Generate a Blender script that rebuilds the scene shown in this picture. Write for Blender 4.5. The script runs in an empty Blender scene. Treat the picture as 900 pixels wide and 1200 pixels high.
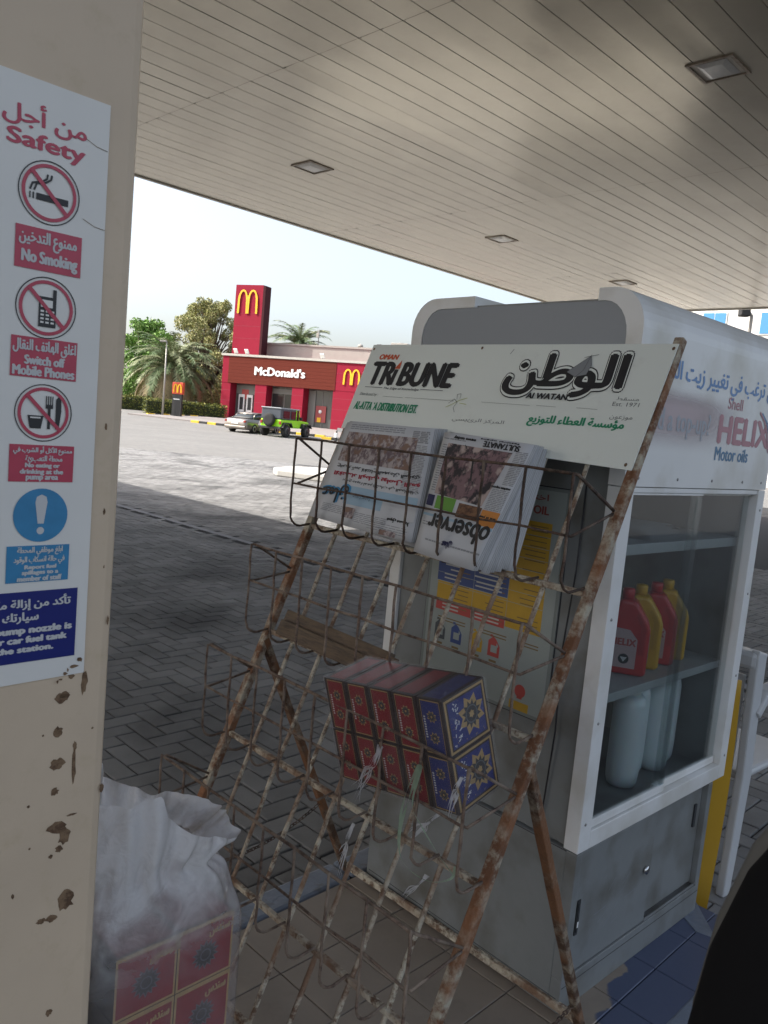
import bpy, math, random
import numpy as np
from mathutils import Vector, Matrix
random.seed(7); rng=np.random.default_rng(7)
S=bpy.context.scene; COL=S.collection
R=math.radians
# ------------------------------------------------------------------ camera
cam=bpy.data.cameras.new('camera'); camo=bpy.data.objects.new('camera',cam); COL.objects.link(camo)
ROLL,PITCH=R(5.2975),R(6.2971)
up=Vector((math.sin(ROLL)*math.cos(PITCH),math.cos(ROLL)*math.cos(PITCH),math.sin(PITCH)))
fh=Vector((0,0,-1)); fh=(fh-up*fh.dot(up)).normalized(); rt=fh.cross(up)
Mc=Matrix((rt,fh,up)).to_4x4(); Mc.translation=Vector((0,0,1.5)); camo.matrix_world=Mc
cam.sensor_fit='VERTICAL'; cam.sensor_height=36; cam.lens=934/1200*36; cam.clip_start=.05; cam.clip_end=3000
cam.dof.use_dof=True; cam.dof.focus_distance=2.6; cam.dof.aperture_fstop=cam.lens/1.3
S.camera=camo
# ------------------------------------------------------------------ sky, sun, exposure
SUN_EL=45.0; SUN_AZ=-93.0                      # azimuth clockwise from +Y
w=bpy.data.worlds.new('World'); S.world=w; w.use_nodes=True
nt=w.node_tree; sky=nt.nodes.new('ShaderNodeTexSky'); sky.sky_type='NISHITA'; sky.sun_disc=False
sky.sun_elevation=R(SUN_EL); sky.sun_rotation=R(SUN_AZ); sky.air_density=1.0; sky.dust_density=4.5; sky.ozone_density=.4
hs=nt.nodes.new('ShaderNodeHueSaturation'); hs.inputs['Saturation'].default_value=.66; nt.links.new(sky.outputs[0],hs.inputs['Color']); nt.links.new(hs.outputs[0],nt.nodes['Background'].inputs[0]); nt.nodes['Background'].inputs[1].default_value=0.095
sl=bpy.data.lights.new('sun','SUN'); sl.energy=2.0; sl.angle=R(.5); sl.color=(1,.95,.88)
so=bpy.data.objects.new('sun',sl); COL.objects.link(so)
sd=Vector((math.sin(R(SUN_AZ))*math.cos(R(SUN_EL)),math.cos(R(SUN_AZ))*math.cos(R(SUN_EL)),math.sin(R(SUN_EL))))
so.rotation_euler=sd.to_track_quat('Z','Y').to_euler(); so.location=sd*30
S.view_settings.view_transform='Standard'; S.view_settings.look='None'; S.view_settings.gamma=1; S.view_settings.exposure=1.85
S.cycles.max_bounces=8; S.cycles.transparent_max_bounces=16

# ------------------------------------------------------------------ helpers
def mat(name,col,rough=.6,metal=0,var=0,vscale=20,bump=0,bscale=60,col2=None,mix=.5,mscale=8,mcon=.08,spec=.5,coord='Object',stretch=None,detail=6):
    m=bpy.data.materials.new(name); m.use_nodes=True; n=m.node_tree.nodes; l=m.node_tree.links; b=n['Principled BSDF']
    b.inputs['Roughness'].default_value=rough; b.inputs['Metallic'].default_value=metal; b.inputs['Specular IOR Level'].default_value=spec
    c4=lambda c:(c[0],c[1],c[2],1)
    b.inputs['Base Color'].default_value=c4(col)
    if var or bump or col2:
        tc=n.new('ShaderNodeTexCoord'); src=tc.outputs[coord] if coord!='World' else n.new('ShaderNodeNewGeometry').outputs['Position']
        if stretch:
            mp=n.new('ShaderNodeMapping'); mp.inputs['Scale'].default_value=stretch; l.new(src,mp.inputs[0]); src=mp.outputs[0]
    out=None
    if var:
        t=n.new('ShaderNodeTexNoise'); t.inputs['Scale'].default_value=vscale; t.inputs['Detail'].default_value=detail; l.new(src,t.inputs[0])
        mx=n.new('ShaderNodeMix'); mx.data_type='RGBA'; mx.inputs[6].default_value=c4([x*(1-var) for x in col]); mx.inputs[7].default_value=c4([min(1,x*(1+var)) for x in col])
        l.new(t.outputs[0],mx.inputs[0]); out=mx.outputs[2]
    if col2:
        t=n.new('ShaderNodeTexNoise'); t.inputs['Scale'].default_value=mscale; t.inputs['Detail'].default_value=10; t.inputs['Roughness'].default_value=.7; l.new(src,t.inputs[0])
        mr=n.new('ShaderNodeMapRange'); mr.inputs[1].default_value=mix-mcon; mr.inputs[2].default_value=mix+mcon; l.new(t.outputs[0],mr.inputs[0])
        mx=n.new('ShaderNodeMix'); mx.data_type='RGBA'; l.new(mr.outputs[0],mx.inputs[0])
        if out: l.new(out,mx.inputs[6])
        else: mx.inputs[6].default_value=c4(col)
        mx.inputs[7].default_value=c4(col2); out=mx.outputs[2]
    if out: l.new(out,b.inputs['Base Color'])
    if bump:
        t=n.new('ShaderNodeTexNoise'); t.inputs['Scale'].default_value=bscale; t.inputs['Detail'].default_value=5; l.new(src,t.inputs[0])
        bp=n.new('ShaderNodeBump'); bp.inputs['Strength'].default_value=bump; bp.inputs['Distance'].default_value=.01; l.new(t.outputs[0],bp.inputs['Height']); l.new(bp.outputs[0],b.inputs['Normal'])
    return m
def perinst(m,amt=.25):       # per-piece brightness variation for alike pieces
    n=m.node_tree.nodes; l=m.node_tree.links; b=n['Principled BSDF']; inp=b.inputs['Base Color']
    oi=n.new('ShaderNodeObjectInfo'); mr=n.new('ShaderNodeMapRange'); mr.inputs[3].default_value=1-amt; mr.inputs[4].default_value=1+amt; l.new(oi.outputs['Random'],mr.inputs[0])
    vm=n.new('ShaderNodeVectorMath'); vm.operation='SCALE'; l.new(mr.outputs[0],vm.inputs['Scale'])
    if inp.links: l.new(inp.links[0].from_socket,vm.inputs[0])
    else: vm.inputs[0].default_value=inp.default_value[:3]
    l.new(vm.outputs[0],inp); return m
def tag(o,label=None,cat=None,group=None,kind=None):
    if label:o['label']=label
    if cat:o['category']=cat
    if group:o['group']=group
    if kind:o['kind']=kind
    return o
def thing(name,label,cat,loc=(0,0,0),rz=0,group=None):
    o=bpy.data.objects.new(name,None); COL.objects.link(o); o.location=loc; o.rotation_euler=(0,0,rz); o.empty_display_size=.1
    return tag(o,label,cat,group)
class MB:
    def __init__(s): s.v=[];s.f=[];s.m=[];s.k=0;s.sm=[]
    def add(s,vs,fs,smooth=False):
        b=len(s.v); s.v+= [tuple(map(float,p)) for p in vs]; s.f+=[tuple(b+i for i in f) for f in fs]; s.m+=[s.k]*len(fs); s.sm+=[smooth]*len(fs); return s
    def mi(s,k): s.k=k; return s
    def box(s,x0,x1,y0,y1,z0,z1):
        v=[(x,y,z) for z in (z0,z1) for y in (y0,y1) for x in (x0,x1)]
        return s.add(v,[(0,2,3,1),(4,5,7,6),(0,1,5,4),(2,6,7,3),(0,4,6,2),(1,3,7,5)])
    def obox(s,c,ax,ay,az,sx,sy,sz):   # oriented box
        c=Vector(c);ax=Vector(ax)*sx/2;ay=Vector(ay)*sy/2;az=Vector(az)*sz/2
        v=[c+ax*i+ay*j+az*k for k in (-1,1) for j in (-1,1) for i in (-1,1)]
        return s.add(v,[(0,2,3,1),(4,5,7,6),(0,1,5,4),(2,6,7,3),(0,4,6,2),(1,3,7,5)])
    def quad(s,a,b,c,d): return s.add([a,b,c,d],[(0,1,2,3)])
    def tube(s,pts,r,n=6,cap=True,jit=0):
        pts=[Vector(p) for p in pts]; N=len(pts); rs=r if hasattr(r,'__len__') else [r]*N
        vs=[];prev=None
        for i,p in enumerate(pts):
            t=(pts[min(i+1,N-1)]-pts[max(i-1,0)]).normalized()
            if prev is None:
                a=Vector((0,0,1)) if abs(t.z)<.9 else Vector((1,0,0)); x=t.cross(a).normalized()
            else: x=(prev-t*prev.dot(t)).normalized()
            prev=x; y=t.cross(x); rr=rs[i]*(1+random.uniform(-jit,jit))
            vs+=[p+x*rr*math.cos(2*math.pi*k/n)+y*rr*math.sin(2*math.pi*k/n) for k in range(n)]
        fs=[(i*n+k,i*n+(k+1)%n,(i+1)*n+(k+1)%n,(i+1)*n+k) for i in range(N-1) for k in range(n)]
        if cap: fs+=[tuple(range(n))[::-1],tuple((N-1)*n+k for k in range(n))]
        return s.add(vs,fs,n>4)
    def lathe(s,prof,c=(0,0,0),n=20,ax='z',smooth=True):
        vs=[];N=len(prof)
        for r,h in prof:
            for k in range(n):
                a=2*math.pi*k/n; x,y=r*math.cos(a),r*math.sin(a)
                vs.append((c[0]+x,c[1]+y,c[2]+h) if ax=='z' else (c[0]+x,c[1]+h,c[2]+y) if ax=='y' else (c[0]+h,c[1]+x,c[2]+y))
        fs=[(i*n+k,i*n+(k+1)%n,(i+1)*n+(k+1)%n,(i+1)*n+k) for i in range(N-1) for k in range(n)]
        fs+=[tuple(range(n))[::-1],tuple((N-1)*n+k for k in range(n))]
        return s.add(vs,fs,smooth)
    def prism(s,poly,f0,f1):   # poly 2d, f0/f1 map 2d->3d
        n=len(poly); vs=[f0(*p) for p in poly]+[f1(*p) for p in poly]
        return s.add(vs,[tuple(range(n))[::-1],tuple(range(n,2*n))]+[(i,(i+1)%n,n+(i+1)%n,n+i) for i in range(n)])
    def build(s,name,ms,parent=None,bevel=0,seg=2,loc=None,smooth=False,fix=True,**kw):
        me=bpy.data.meshes.new(name); me.from_pydata(s.v,[],s.f)
        for m_ in (ms if isinstance(ms,(list,tuple)) else [ms]): me.materials.append(m_)
        me.polygons.foreach_set('material_index',s.m); me.polygons.foreach_set('use_smooth',[True]*len(s.f) if smooth else s.sm)
        if fix and len(s.f)<20000:
            import bmesh; bm=bmesh.new(); bm.from_mesh(me); bmesh.ops.recalc_face_normals(bm,faces=bm.faces); bm.to_mesh(me); bm.free()
        me.update()
        o=bpy.data.objects.new(name,me); COL.objects.link(o)
        if parent: o.parent=parent
        if loc: o.location=loc
        if bevel:
            b=o.modifiers.new('bevel','BEVEL'); b.width=bevel; b.segments=seg; b.limit_method='ANGLE'; b.angle_limit=R(40)
        tag(o,**kw); return o
def dup(o,parent=None,loc=None,rz=None):
    c=o.copy(); COL.objects.link(c); c.parent=parent
    if loc is not None:c.location=loc
    if rz is not None:c.rotation_euler=(0,0,rz)
    for ch in o.children: dup(ch,c)
    return c
# text ------------------------------------------------------------
AR={'ا':'FE8D FE8E','أ':'FE83 FE84','إ':'FE87 FE88','ب':'FE8F FE90 FE91 FE92','ة':'FE93 FE94','ت':'FE95 FE96 FE97 FE98','ث':'FE99 FE9A FE9B FE9C','ج':'FE9D FE9E FE9F FEA0','ح':'FEA1 FEA2 FEA3 FEA4','خ':'FEA5 FEA6 FEA7 FEA8',
'د':'FEA9 FEAA','ذ':'FEAB FEAC','ر':'FEAD FEAE','ز':'FEAF FEB0','س':'FEB1 FEB2 FEB3 FEB4','ش':'FEB5 FEB6 FEB7 FEB8','ص':'FEB9 FEBA FEBB FEBC','ط':'FEC1 FEC2 FEC3 FEC4','ظ':'FEC5 FEC6 FEC7 FEC8','ع':'FEC9 FECA FECB FECC','غ':'FECD FECE FECF FED0',
'ف':'FED1 FED2 FED3 FED4','ق':'FED5 FED6 FED7 FED8','ك':'FED9 FEDA FEDB FEDC','ل':'FEDD FEDE FEDF FEE0','م':'FEE1 FEE2 FEE3 FEE4','ن':'FEE5 FEE6 FEE7 FEE8','ه':'FEE9 FEEA FEEB FEEC','و':'FEED FEEE','ؤ':'FE85 FE86','ي':'FEF1 FEF2 FEF3 FEF4','ى':'FEEF FEF0','ء':'FE80'}
def arab(t):
    out=[];i=0;prevjoin=False
    while i<len(t):
        c=t[i]
        if c=='ل' and i+1<len(t) and t[i+1] in 'اأ':
            base=0xFEFB if t[i+1]=='ا' else 0xFEF7
            out.append(chr(base+(1 if prevjoin else 0))); prevjoin=False; i+=2; continue
        if c not in AR: out.append(c); prevjoin=False; i+=1; continue
        f=AR[c].split(); nxt=t[i+1] if i+1<len(t) else ' '
        can=len(f)==4; nj=can and nxt in AR and nxt!='ء'
        k=(3 if prevjoin else 2) if nj else (1 if prevjoin and len(f)>1 else 0)
        out.append(chr(int(f[k],16))); prevjoin=nj; i+=1
    return ''.join(out[::-1])
_tc={}
def text_geo(s,shear=0):
    key=(s,shear)
    if key in _tc: return _tc[key]
    c=bpy.data.curves.new('t','FONT'); c.body=s; c.shear=shear; c.resolution_u=3; o=bpy.data.objects.new('t',c); COL.objects.link(o)
    dg=bpy.context.evaluated_depsgraph_get(); me=bpy.data.meshes.new_from_object(o.evaluated_get(dg))
    v=np.array([x.co[:2] for x in me.vertices]) if len(me.vertices) else np.zeros((1,2)); f=[tuple(p.vertices) for p in me.polygons]
    bpy.data.objects.remove(o); bpy.data.curves.remove(c); bpy.data.meshes.remove(me)
    _tc[key]=(v,f); return v,f
def put_text(mb,s,fr,x0,x1,y0,y1,bold=0,shear=0,lift=.0006,flip=False,outline=None,step=.00006):
    """s fitted into the rectangle x0..x1,y0..y1 of frame fr(x,y,height)->3d"""
    if any('\u0600'<=ch<='\u06ff' for ch in s): s=arab(s)
    v,f=text_geo(s,shear); mn,mx=v.min(0),v.max(0); q=(v-mn)/np.maximum(mx-mn,1e-6)
    if flip: q=1-q
    X=x0+(x1-x0)*q[:,0]; Y=y0+(y1-y0)*q[:,1]
    offs=[(0,0)] if not bold else [(0,0),(bold,0),(-bold,0),(0,bold*.5),(0,-bold*.5)]
    if outline: offs=[(outline*math.cos(a),outline*math.sin(a)) for a in np.linspace(0,2*math.pi,14)[:-1]]
    for i,(dx,dy) in enumerate(offs): mb.add([fr(a+dx,b+dy,lift+i*step) for a,b in zip(X,Y)],f)
def rect(mb,fr,x0,x1,y0,y1,lift): mb.quad(fr(x0,y0,lift),fr(x1,y0,lift),fr(x1,y1,lift),fr(x0,y1,lift))
def rectg(mb,fr,x0,x1,y0,y1,lift,n=12):
    vs=[fr(x0+(x1-x0)*i/n,y0+(y1-y0)*j/n,lift) for j in range(n+1) for i in range(n+1)]
    mb.add(vs,[(j*(n+1)+i,j*(n+1)+i+1,(j+1)*(n+1)+i+1,(j+1)*(n+1)+i) for j in range(n) for i in range(n)])
def ring(mb,fr,cx,cy,r0,r1,lift,n=40,ey=1):
    vs=[fr(cx+r*math.cos(2*math.pi*k/n),cy+ey*r*math.sin(2*math.pi*k/n),lift) for r in (r0,r1) for k in range(n)]
    mb.add(vs,[(k,(k+1)%n,n+(k+1)%n,n+k) for k in range(n)])
def disc(mb,fr,cx,cy,r,lift,n=32): mb.add([fr(cx+r*math.cos(2*math.pi*k/n),cy+r*math.sin(2*math.pi*k/n),lift) for k in range(n)],[tuple(range(n))])
def poly(mb,fr,pts,lift): mb.add([fr(x,y,lift) for x,y in pts],[tuple(range(len(pts)))])
def stroke(mb,fr,pts,wd,lift):
    for (ax,ay),(bx,by) in zip(pts[:-1],pts[1:]):
        dx,dy=bx-ax,by-ay; L=math.hypot(dx,dy)+1e-9; nx,ny=-dy/L*wd/2,dx/L*wd/2; ex,ey=dx/L*wd*.3,dy/L*wd*.3
        mb.quad(fr(ax-nx-ex,ay-ny-ey,lift),fr(bx-nx+ex,by-ny+ey,lift),fr(bx+nx+ex,by+ny+ey,lift),fr(ax+nx-ex,ay+ny-ey,lift)); lift+=.00003
# frames ----------------------------------------------------------
AZE=R(45.6); eE=Vector((math.cos(math.pi/2-AZE+0),0,0)); RZE=math.pi/2-AZE
RZE=R(90-45.6+0)  # placeholder, set just below
eD=Vector((-math.sin(AZE),math.cos(AZE),0)); eE=Vector((eD.y,-eD.x,0)); RZE=math.atan2(eE.y,eE.x)
def ED(e,d,z=0): p=eE*e+eD*d; return Vector((p.x,p.y,z))
def ground_z(Y): return .03*min(max(Y-50,0),26)

# ------------------------------------------------------------------ materials
M_joint=mat('paving joint sand',(.025,.025,.026),.95,var=.3,vscale=3)
M_brick=perinst(mat('concrete paving brick',(.195,.193,.189),.85,var=.45,vscale=1.3,bump=.5,bscale=220,coord='World',col2=(.11,.108,.105),mix=.60,mscale=.7,mcon=.12),.16)
M_pavefar=mat('far paving',(.17,.165,.155),.9,var=.3,vscale=.35,coord='World',col2=(.13,.13,.128),mix=.55,mscale=3,mcon=.1,bump=.4,bscale=40)
M_kerbblue=mat('worn blue grey kerb paint',(.16,.19,.24),.45,var=.35,vscale=9,col2=(.1,.1,.1),mix=.58,mscale=14,bump=.3)
M_conc=mat('pale concrete',(.42,.40,.36),.85,var=.2,vscale=6,bump=.3)
M_black=mat('black paint',(.02,.02,.02),.5); M_yellow=mat('yellow paint',(.65,.42,.03),.6,var=.2)
M_ceil=mat('cream aluminium ceiling strip',(.66,.60,.48),.2,metal=.35,var=.06,vscale=1.5,coord='World',col2=(.58,.52,.42),mix=.62,mscale=1.1,mcon=.15,bump=.35,bscale=1.6)
M_ceilback=mat('ceiling joint shadow gap',(.14,.12,.10),.8)
M_white=mat('white paint',(.75,.75,.73),.45,var=.05)
M_pillar=mat('cream pillar paint',(.60,.475,.345),.5,var=.12,vscale=5,col2=(.52,.41,.27),mix=.66,mscale=16,mcon=.12,bump=.12,bscale=35,detail=9)
M_rustchip=mat('rusted steel chip',(.10,.055,.03),.85,var=.6,vscale=90,col2=(.22,.14,.08),mix=.5,mscale=60)
M_signwhite=mat('sign sheet',(.72,.70,.66),.4,var=.06,vscale=12)
M_red=mat('sign red',(.46,.05,.09),.4,var=.15,vscale=40); M_signblue=mat('sign light blue',(.04,.22,.42),.4,var=.2,vscale=50); M_navy=mat('sign navy blue',(.015,.022,.16),.35)
M_ink=mat('black ink',(.02,.02,.022),.5); M_ltext=mat('white lettering',(.55,.55,.55),.5)
def rustmat(name,a,b_,mix,sc,bump=.6):
    m=mat(name,a,.75,var=.25,vscale=30,col2=b_,mix=mix,mscale=sc,mcon=.07,bump=bump,bscale=140); return m
def add_third(m,c,mix,sc,con=.05):
    n=m.node_tree.nodes;l=m.node_tree.links;b=n['Principled BSDF'];src=b.inputs['Base Color'].links[0].from_socket
    tc=n.new('ShaderNodeTexCoord');t=n.new('ShaderNodeTexNoise');t.inputs['Scale'].default_value=sc;t.inputs['Detail'].default_value=8;l.new(tc.outputs['Object'],t.inputs[0])
    mr=n.new('ShaderNodeMapRange');mr.inputs[1].default_value=mix-con;mr.inputs[2].default_value=mix+con;l.new(t.outputs[0],mr.inputs[0])
    mx=n.new('ShaderNodeMix');mx.data_type='RGBA';l.new(mr.outputs[0],mx.inputs[0]);l.new(src,mx.inputs[6]);mx.inputs[7].default_value=(*c,1);l.new(mx.outputs[2],b.inputs['Base Color']);return m
M_post=add_third(rustmat('peeling cream paint on rusty post',(.40,.36,.28),(.15,.065,.03),.49,22),(.25,.11,.05),.53,7,.07)
M_bar=add_third(rustmat('peeling cream paint on thin bar',(.52,.47,.37),(.13,.075,.045),.53,45),(.22,.13,.08),.56,12,.12)
M_wire=add_third(rustmat('brown rusted wire',(.10,.058,.04),(.045,.03,.022),.5,60),(.20,.15,.11),.60,25,.10)
M_wire2=add_third(rustmat('paler brown wire',(.20,.135,.10),(.085,.055,.04),.5,60),(.27,.21,.16),.56,25,.12)
M_wirelight=rustmat('pale worn wire',(.30,.25,.19),(.11,.065,.04),.5,70)
M_dark=mat('dark interior',(.03,.032,.035),.7)

# ================================================================== SETTING
# ground sheet to the horizon, gentle rise towards the restaurant
mb=MB(); xs=[-1500,-200,-60,-40,-20,0,20,40,80,300,1500]; ys=[-600,-60,-15,0,12,25,50,55,60,65,70,76,90,140,400,1600]
idx={}
for j,y in enumerate(ys):
    for i,x in enumerate(xs): idx[(i,j)]=len(mb.v); mb.v.append((x,y,ground_z(y)-(.012 if y<=25 else .0)))
for j in range(len(ys)-1):
    for i in range(len(xs)-1):
        mb.f.append((idx[(i,j)],idx[(i+1,j)],idx[(i+1,j+1)],idx[(i,j+1)])); mb.m.append(0 if ys[j+1]<=25 else 1); mb.sm.append(False)
ground=mb.build('paved_ground',[M_joint,M_pavefar],kind='structure',fix=False)
def stains(m):
    n=m.node_tree.nodes;l=m.node_tree.links;b=n['Principled BSDF'];src=b.inputs['Base Color'].links[0].from_socket; g=n.new('ShaderNodeNewGeometry'); t=n.new('ShaderNodeTexNoise'); t.inputs['Scale'].default_value=.55; t.inputs['Detail'].default_value=5; t.inputs['Distortion'].default_value=.8; l.new(g.outputs['Position'],t.inputs[0]); mr=n.new('ShaderNodeMapRange'); mr.interpolation_type='SMOOTHSTEP'; mr.inputs[1].default_value=.50; mr.inputs[2].default_value=.68; mr.inputs[3].default_value=1.08; mr.inputs[4].default_value=.50; l.new(t.outputs[0],mr.inputs[0]); v=n.new('ShaderNodeVectorMath'); v.operation='SCALE'; l.new(src,v.inputs[0]); l.new(mr.outputs[0],v.inputs['Scale']); l.new(v.outputs[0],b.inputs['Base Color'])
stains(M_brick)
# herringbone paving, bricks 0.2 x 0.1 aligned with the island
def brick_mesh():
    m=MB(); a,b,g,h=.1,.05,.0038,.004
    v=[(sx*(a-g),sy*(b-g),-.012) for sx,sy in ((-1,-1),(1,-1),(1,1),(-1,1))]+[(sx*(a-g),sy*(b-g),-.0025) for sx,sy in ((-1,-1),(1,-1),(1,1),(-1,1))]+[(sx*(a-g-h),sy*(b-g-h),0) for sx,sy in ((-1,-1),(1,-1),(1,1),(-1,1))]
    f=[(0,1,5,4),(1,2,6,5),(2,3,7,6),(3,0,4,7),(4,5,9,8),(5,6,10,9),(6,7,11,10),(7,4,8,11),(8,9,10,11)]
    return v,f
bv,bf=brick_mesh()
cells=[]
Wb=.1
for i in range(-60,330):
    for j in range(-60,330):
        k=(i-j)%4
        if k==0: cells.append(((i+1)*Wb,(j+.5)*Wb,0))       # horizontal brick over cells (i,j),(i+1,j)
for i in range(-60,330):
    for j in range(-60,330):
        if (i-j)%4==3: cells.append(((i+.5)*Wb,(j+1)*Wb,1))
P=np.array(cells); ang_e,ang_d=P[:,0]-.02,P[:,1]
wx=ang_e*eE.x+ang_d*eD.x; wy=ang_e*eE.y+ang_d*eD.y; dist=np.hypot(wx,wy); az=np.degrees(np.arctan2(wx,wy))
island=(ang_e>-6.03)&(ang_e<2.46)&(ang_d>.6)&(ang_d<1.72)
keep=(~island)&(wy>.5)&(((dist<12)&(az>-36)&(az<36))|((wy<25.08)&(az>-24)&(az<7)))&~((np.abs(ang_e-5.42)<.09)&(wy<25.1))
P=P[keep];wx=wx[keep];wy=wy[keep];dist=dist[keep];az=az[keep]
order=np.argsort(dist+np.where((az>-20)&(az<3),0,8)); P=P[order];wx=wx[order];wy=wy[order]
bme=bpy.data.meshes.new('paving_brick'); bme.from_pydata(bv,[],bf); bme.materials.append(M_brick)
for q in range(300):
    o=bpy.data.objects.new('brick',bme); COL.objects.link(o); o.parent=ground
    o.location=(wx[q],wy[q],random.uniform(-.0025,.002)); o.rotation_euler=(R(random.uniform(-.7,.7)),R(random.uniform(-.7,.7)),RZE+(math.pi/2 if P[q,2] else 0)+R(random.uniform(-.5,.5)))
n=len(P)-300; bva=np.array(bv); rot=RZE+np.where(P[300:,2]>0,math.pi/2,0)+np.radians(rng.uniform(-.5,.5,n))
c_,s_=np.cos(rot),np.sin(rot); V=np.empty((n,12,3)); tx,ty=rng.normal(0,.009,n),rng.normal(0,.009,n)
V[:,:,0]=bva[None,:,0]*c_[:,None]-bva[None,:,1]*s_[:,None]+wx[300:,None]; V[:,:,1]=bva[None,:,0]*s_[:,None]+bva[None,:,1]*c_[:,None]+wy[300:,None]
V[:,:,2]=bva[None,:,2]+rng.uniform(-.0025,.002,n)[:,None]+tx[:,None]*bva[None,:,0]+ty[:,None]*bva[None,:,1]
F=(np.array([list(f) for f in bf])[None]+ (np.arange(n)*12)[:,None,None]).reshape(-1,4)
me=bpy.data.meshes.new('paving_bricks'); me.from_pydata(V.reshape(-1,3).tolist(),[],F.tolist())
M_brick2=mat('concrete paving brick far',(.195,.193,.189),.85,var=.45,vscale=1.3,bump=.5,bscale=220,coord='World',col2=(.11,.108,.105),mix=.60,mscale=.7,mcon=.12)
at=me.attributes.new('shade','FLOAT','POINT'); at.data.foreach_set('value',np.repeat(rng.uniform(.82,1.18,n),12))
nn=M_brick2.node_tree.nodes;ll=M_brick2.node_tree.links;bb_=nn['Principled BSDF']; an=nn.new('ShaderNodeAttribute'); an.attribute_name='shade'; vm=nn.new('ShaderNodeVectorMath'); vm.operation='SCALE'
ll.new(bb_.inputs['Base Color'].links[0].from_socket,vm.inputs[0]); ll.new(an.outputs['Fac'],vm.inputs['Scale']); ll.new(vm.outputs[0],bb_.inputs['Base Color'])
stains(M_brick2); me.materials.append(M_brick2)
o=bpy.data.objects.new('paving_bricks',me); COL.objects.link(o); o.parent=ground; o['kind']='stuff'
# drain strip of long kerb blocks set flush in the paving
def blocks(name,parent,m,fn,n0,n1,bevel=.006):
    for k in range(n0,n1): fn(k).build(name,m,parent,bevel=bevel)
edging=thing('edging_strip','flush strip of pale concrete blocks crossing the shaded paving','edging',ED(5.42,0),RZE)
me0=None
M_edge=perinst(mat('edging concrete',(.2,.2,.21),.8,var=.2,vscale=12,bump=.3),.12)
proto=MB().box(-.05,.05,-.245,.245,-.01,.004).build('edging_block',M_edge,edging,bevel=.004); proto.location=(0,2.0,0)
for k in range(1,42): dup(proto,edging,(0,2.0+.5*k,0))

# ---- island: tiles, blue kerb
island_o=thing('pump_island','raised tiled island with worn blue kerb carrying the rack and cabinet','island',ED(0,0,0),RZE); del island_o['label'],island_o['category']; island_o['kind']='structure'
MB().box(-6,2.36,.70,1.62,-.05,.112).build('island_base',M_joint,island_o)
M_tile=perinst(mat('beige floor tile',(.27,.225,.18),.5,var=.12,vscale=10,bump=.06,bscale=60,col2=(.19,.16,.13),mix=.64,mscale=4,coord='World',mcon=.15),.06)
# blue paint spilled over the end tiles: mask on world position, with a ragged edge
n=M_tile.node_tree.nodes;l=M_tile.node_tree.links;b=n['Principled BSDF'];src=b.inputs['Base Color'].links[0].from_socket
g=n.new('ShaderNodeNewGeometry'); dt=n.new('ShaderNodeVectorMath'); dt.operation='DOT_PRODUCT'; l.new(g.outputs['Position'],dt.inputs[0]); dt.inputs[1].default_value=(-eD.x*.95+eE.x*.3,-eD.y*.95+eE.y*.3,0)
nz=n.new('ShaderNodeTexNoise'); nz.inputs['Scale'].default_value=14; nz.inputs['Detail'].default_value=4; l.new(g.outputs['Position'],nz.inputs[0])
ma=n.new('ShaderNodeMath'); ma.operation='MULTIPLY_ADD'; l.new(nz.outputs[0],ma.inputs[0]); ma.inputs[1].default_value=.10; l.new(dt.outputs['Value'],ma.inputs[2])
ref=-.845*.95+1.87*.3+.05
mr=n.new('ShaderNodeMapRange'); mr.inputs[1].default_value=ref-.004; mr.inputs[2].default_value=ref+.004; l.new(ma.outputs[0],mr.inputs[0])
dE=n.new('ShaderNodeVectorMath'); dE.operation='DOT_PRODUCT'; l.new(g.outputs['Position'],dE.inputs[0]); dE.inputs[1].default_value=(eE.x,eE.y,0)
ge=n.new('ShaderNodeMath'); ge.operation='GREATER_THAN'; l.new(dE.outputs['Value'],ge.inputs[0]); ge.inputs[1].default_value=1.5
mu=n.new('ShaderNodeMath'); mu.operation='MULTIPLY'; l.new(mr.outputs[0],mu.inputs[0]); l.new(ge.outputs[0],mu.inputs[1])
mx=n.new('ShaderNodeMix'); mx.data_type='RGBA'; l.new(mu.outputs[0],mx.inputs[0]); l.new(src,mx.inputs[6]); mx.inputs[7].default_value=(.07,.088,.15,1); l.new(mx.outputs[2],b.inputs['Base Color'])
tp=MB().box(-.0985,.0985,-.0985,.0985,.105,.12).build('tile',M_tile,island_o,bevel=.0015,seg=1); first=True
for i in range(-14,12):
    for j in range(5):
        e0=1.215+.2*(i-6)+.1; d0=.80+.2*j-.1+.0
        if e0>2.36 or d0>1.6: continue
        if first: tp.location=(e0,d0,0); first=False
        else:
            c=dup(tp,island_o,(e0,d0,random.uniform(-.0008,.0008)))
kb=MB().box(-.248,.248,-.05,.05,-.05,.121).build('kerb_stone',M_kerbblue,island_o,bevel=.012); kb.location=(1.9,1.655,0)
for k in range(1,14): dup(kb,island_o,(1.9-.5*k,1.655,0))
for k in range(14): dup(kb,island_o,(2.05-.5*k,.645,0))
MB().prism([(2.15,1.704),(2.34,1.704),(2.46,1.58),(2.46,.90),(2.31,.77),(2.30,.60),(2.30,.69),(2.27,.80),(2.365,.93),(2.365,1.55),(2.28,1.606),(2.15,1.606)],lambda x,y:(x,y,-.05),lambda x,y:(x,y,.1215)).build('kerb_stone',M_kerbblue,island_o)

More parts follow.
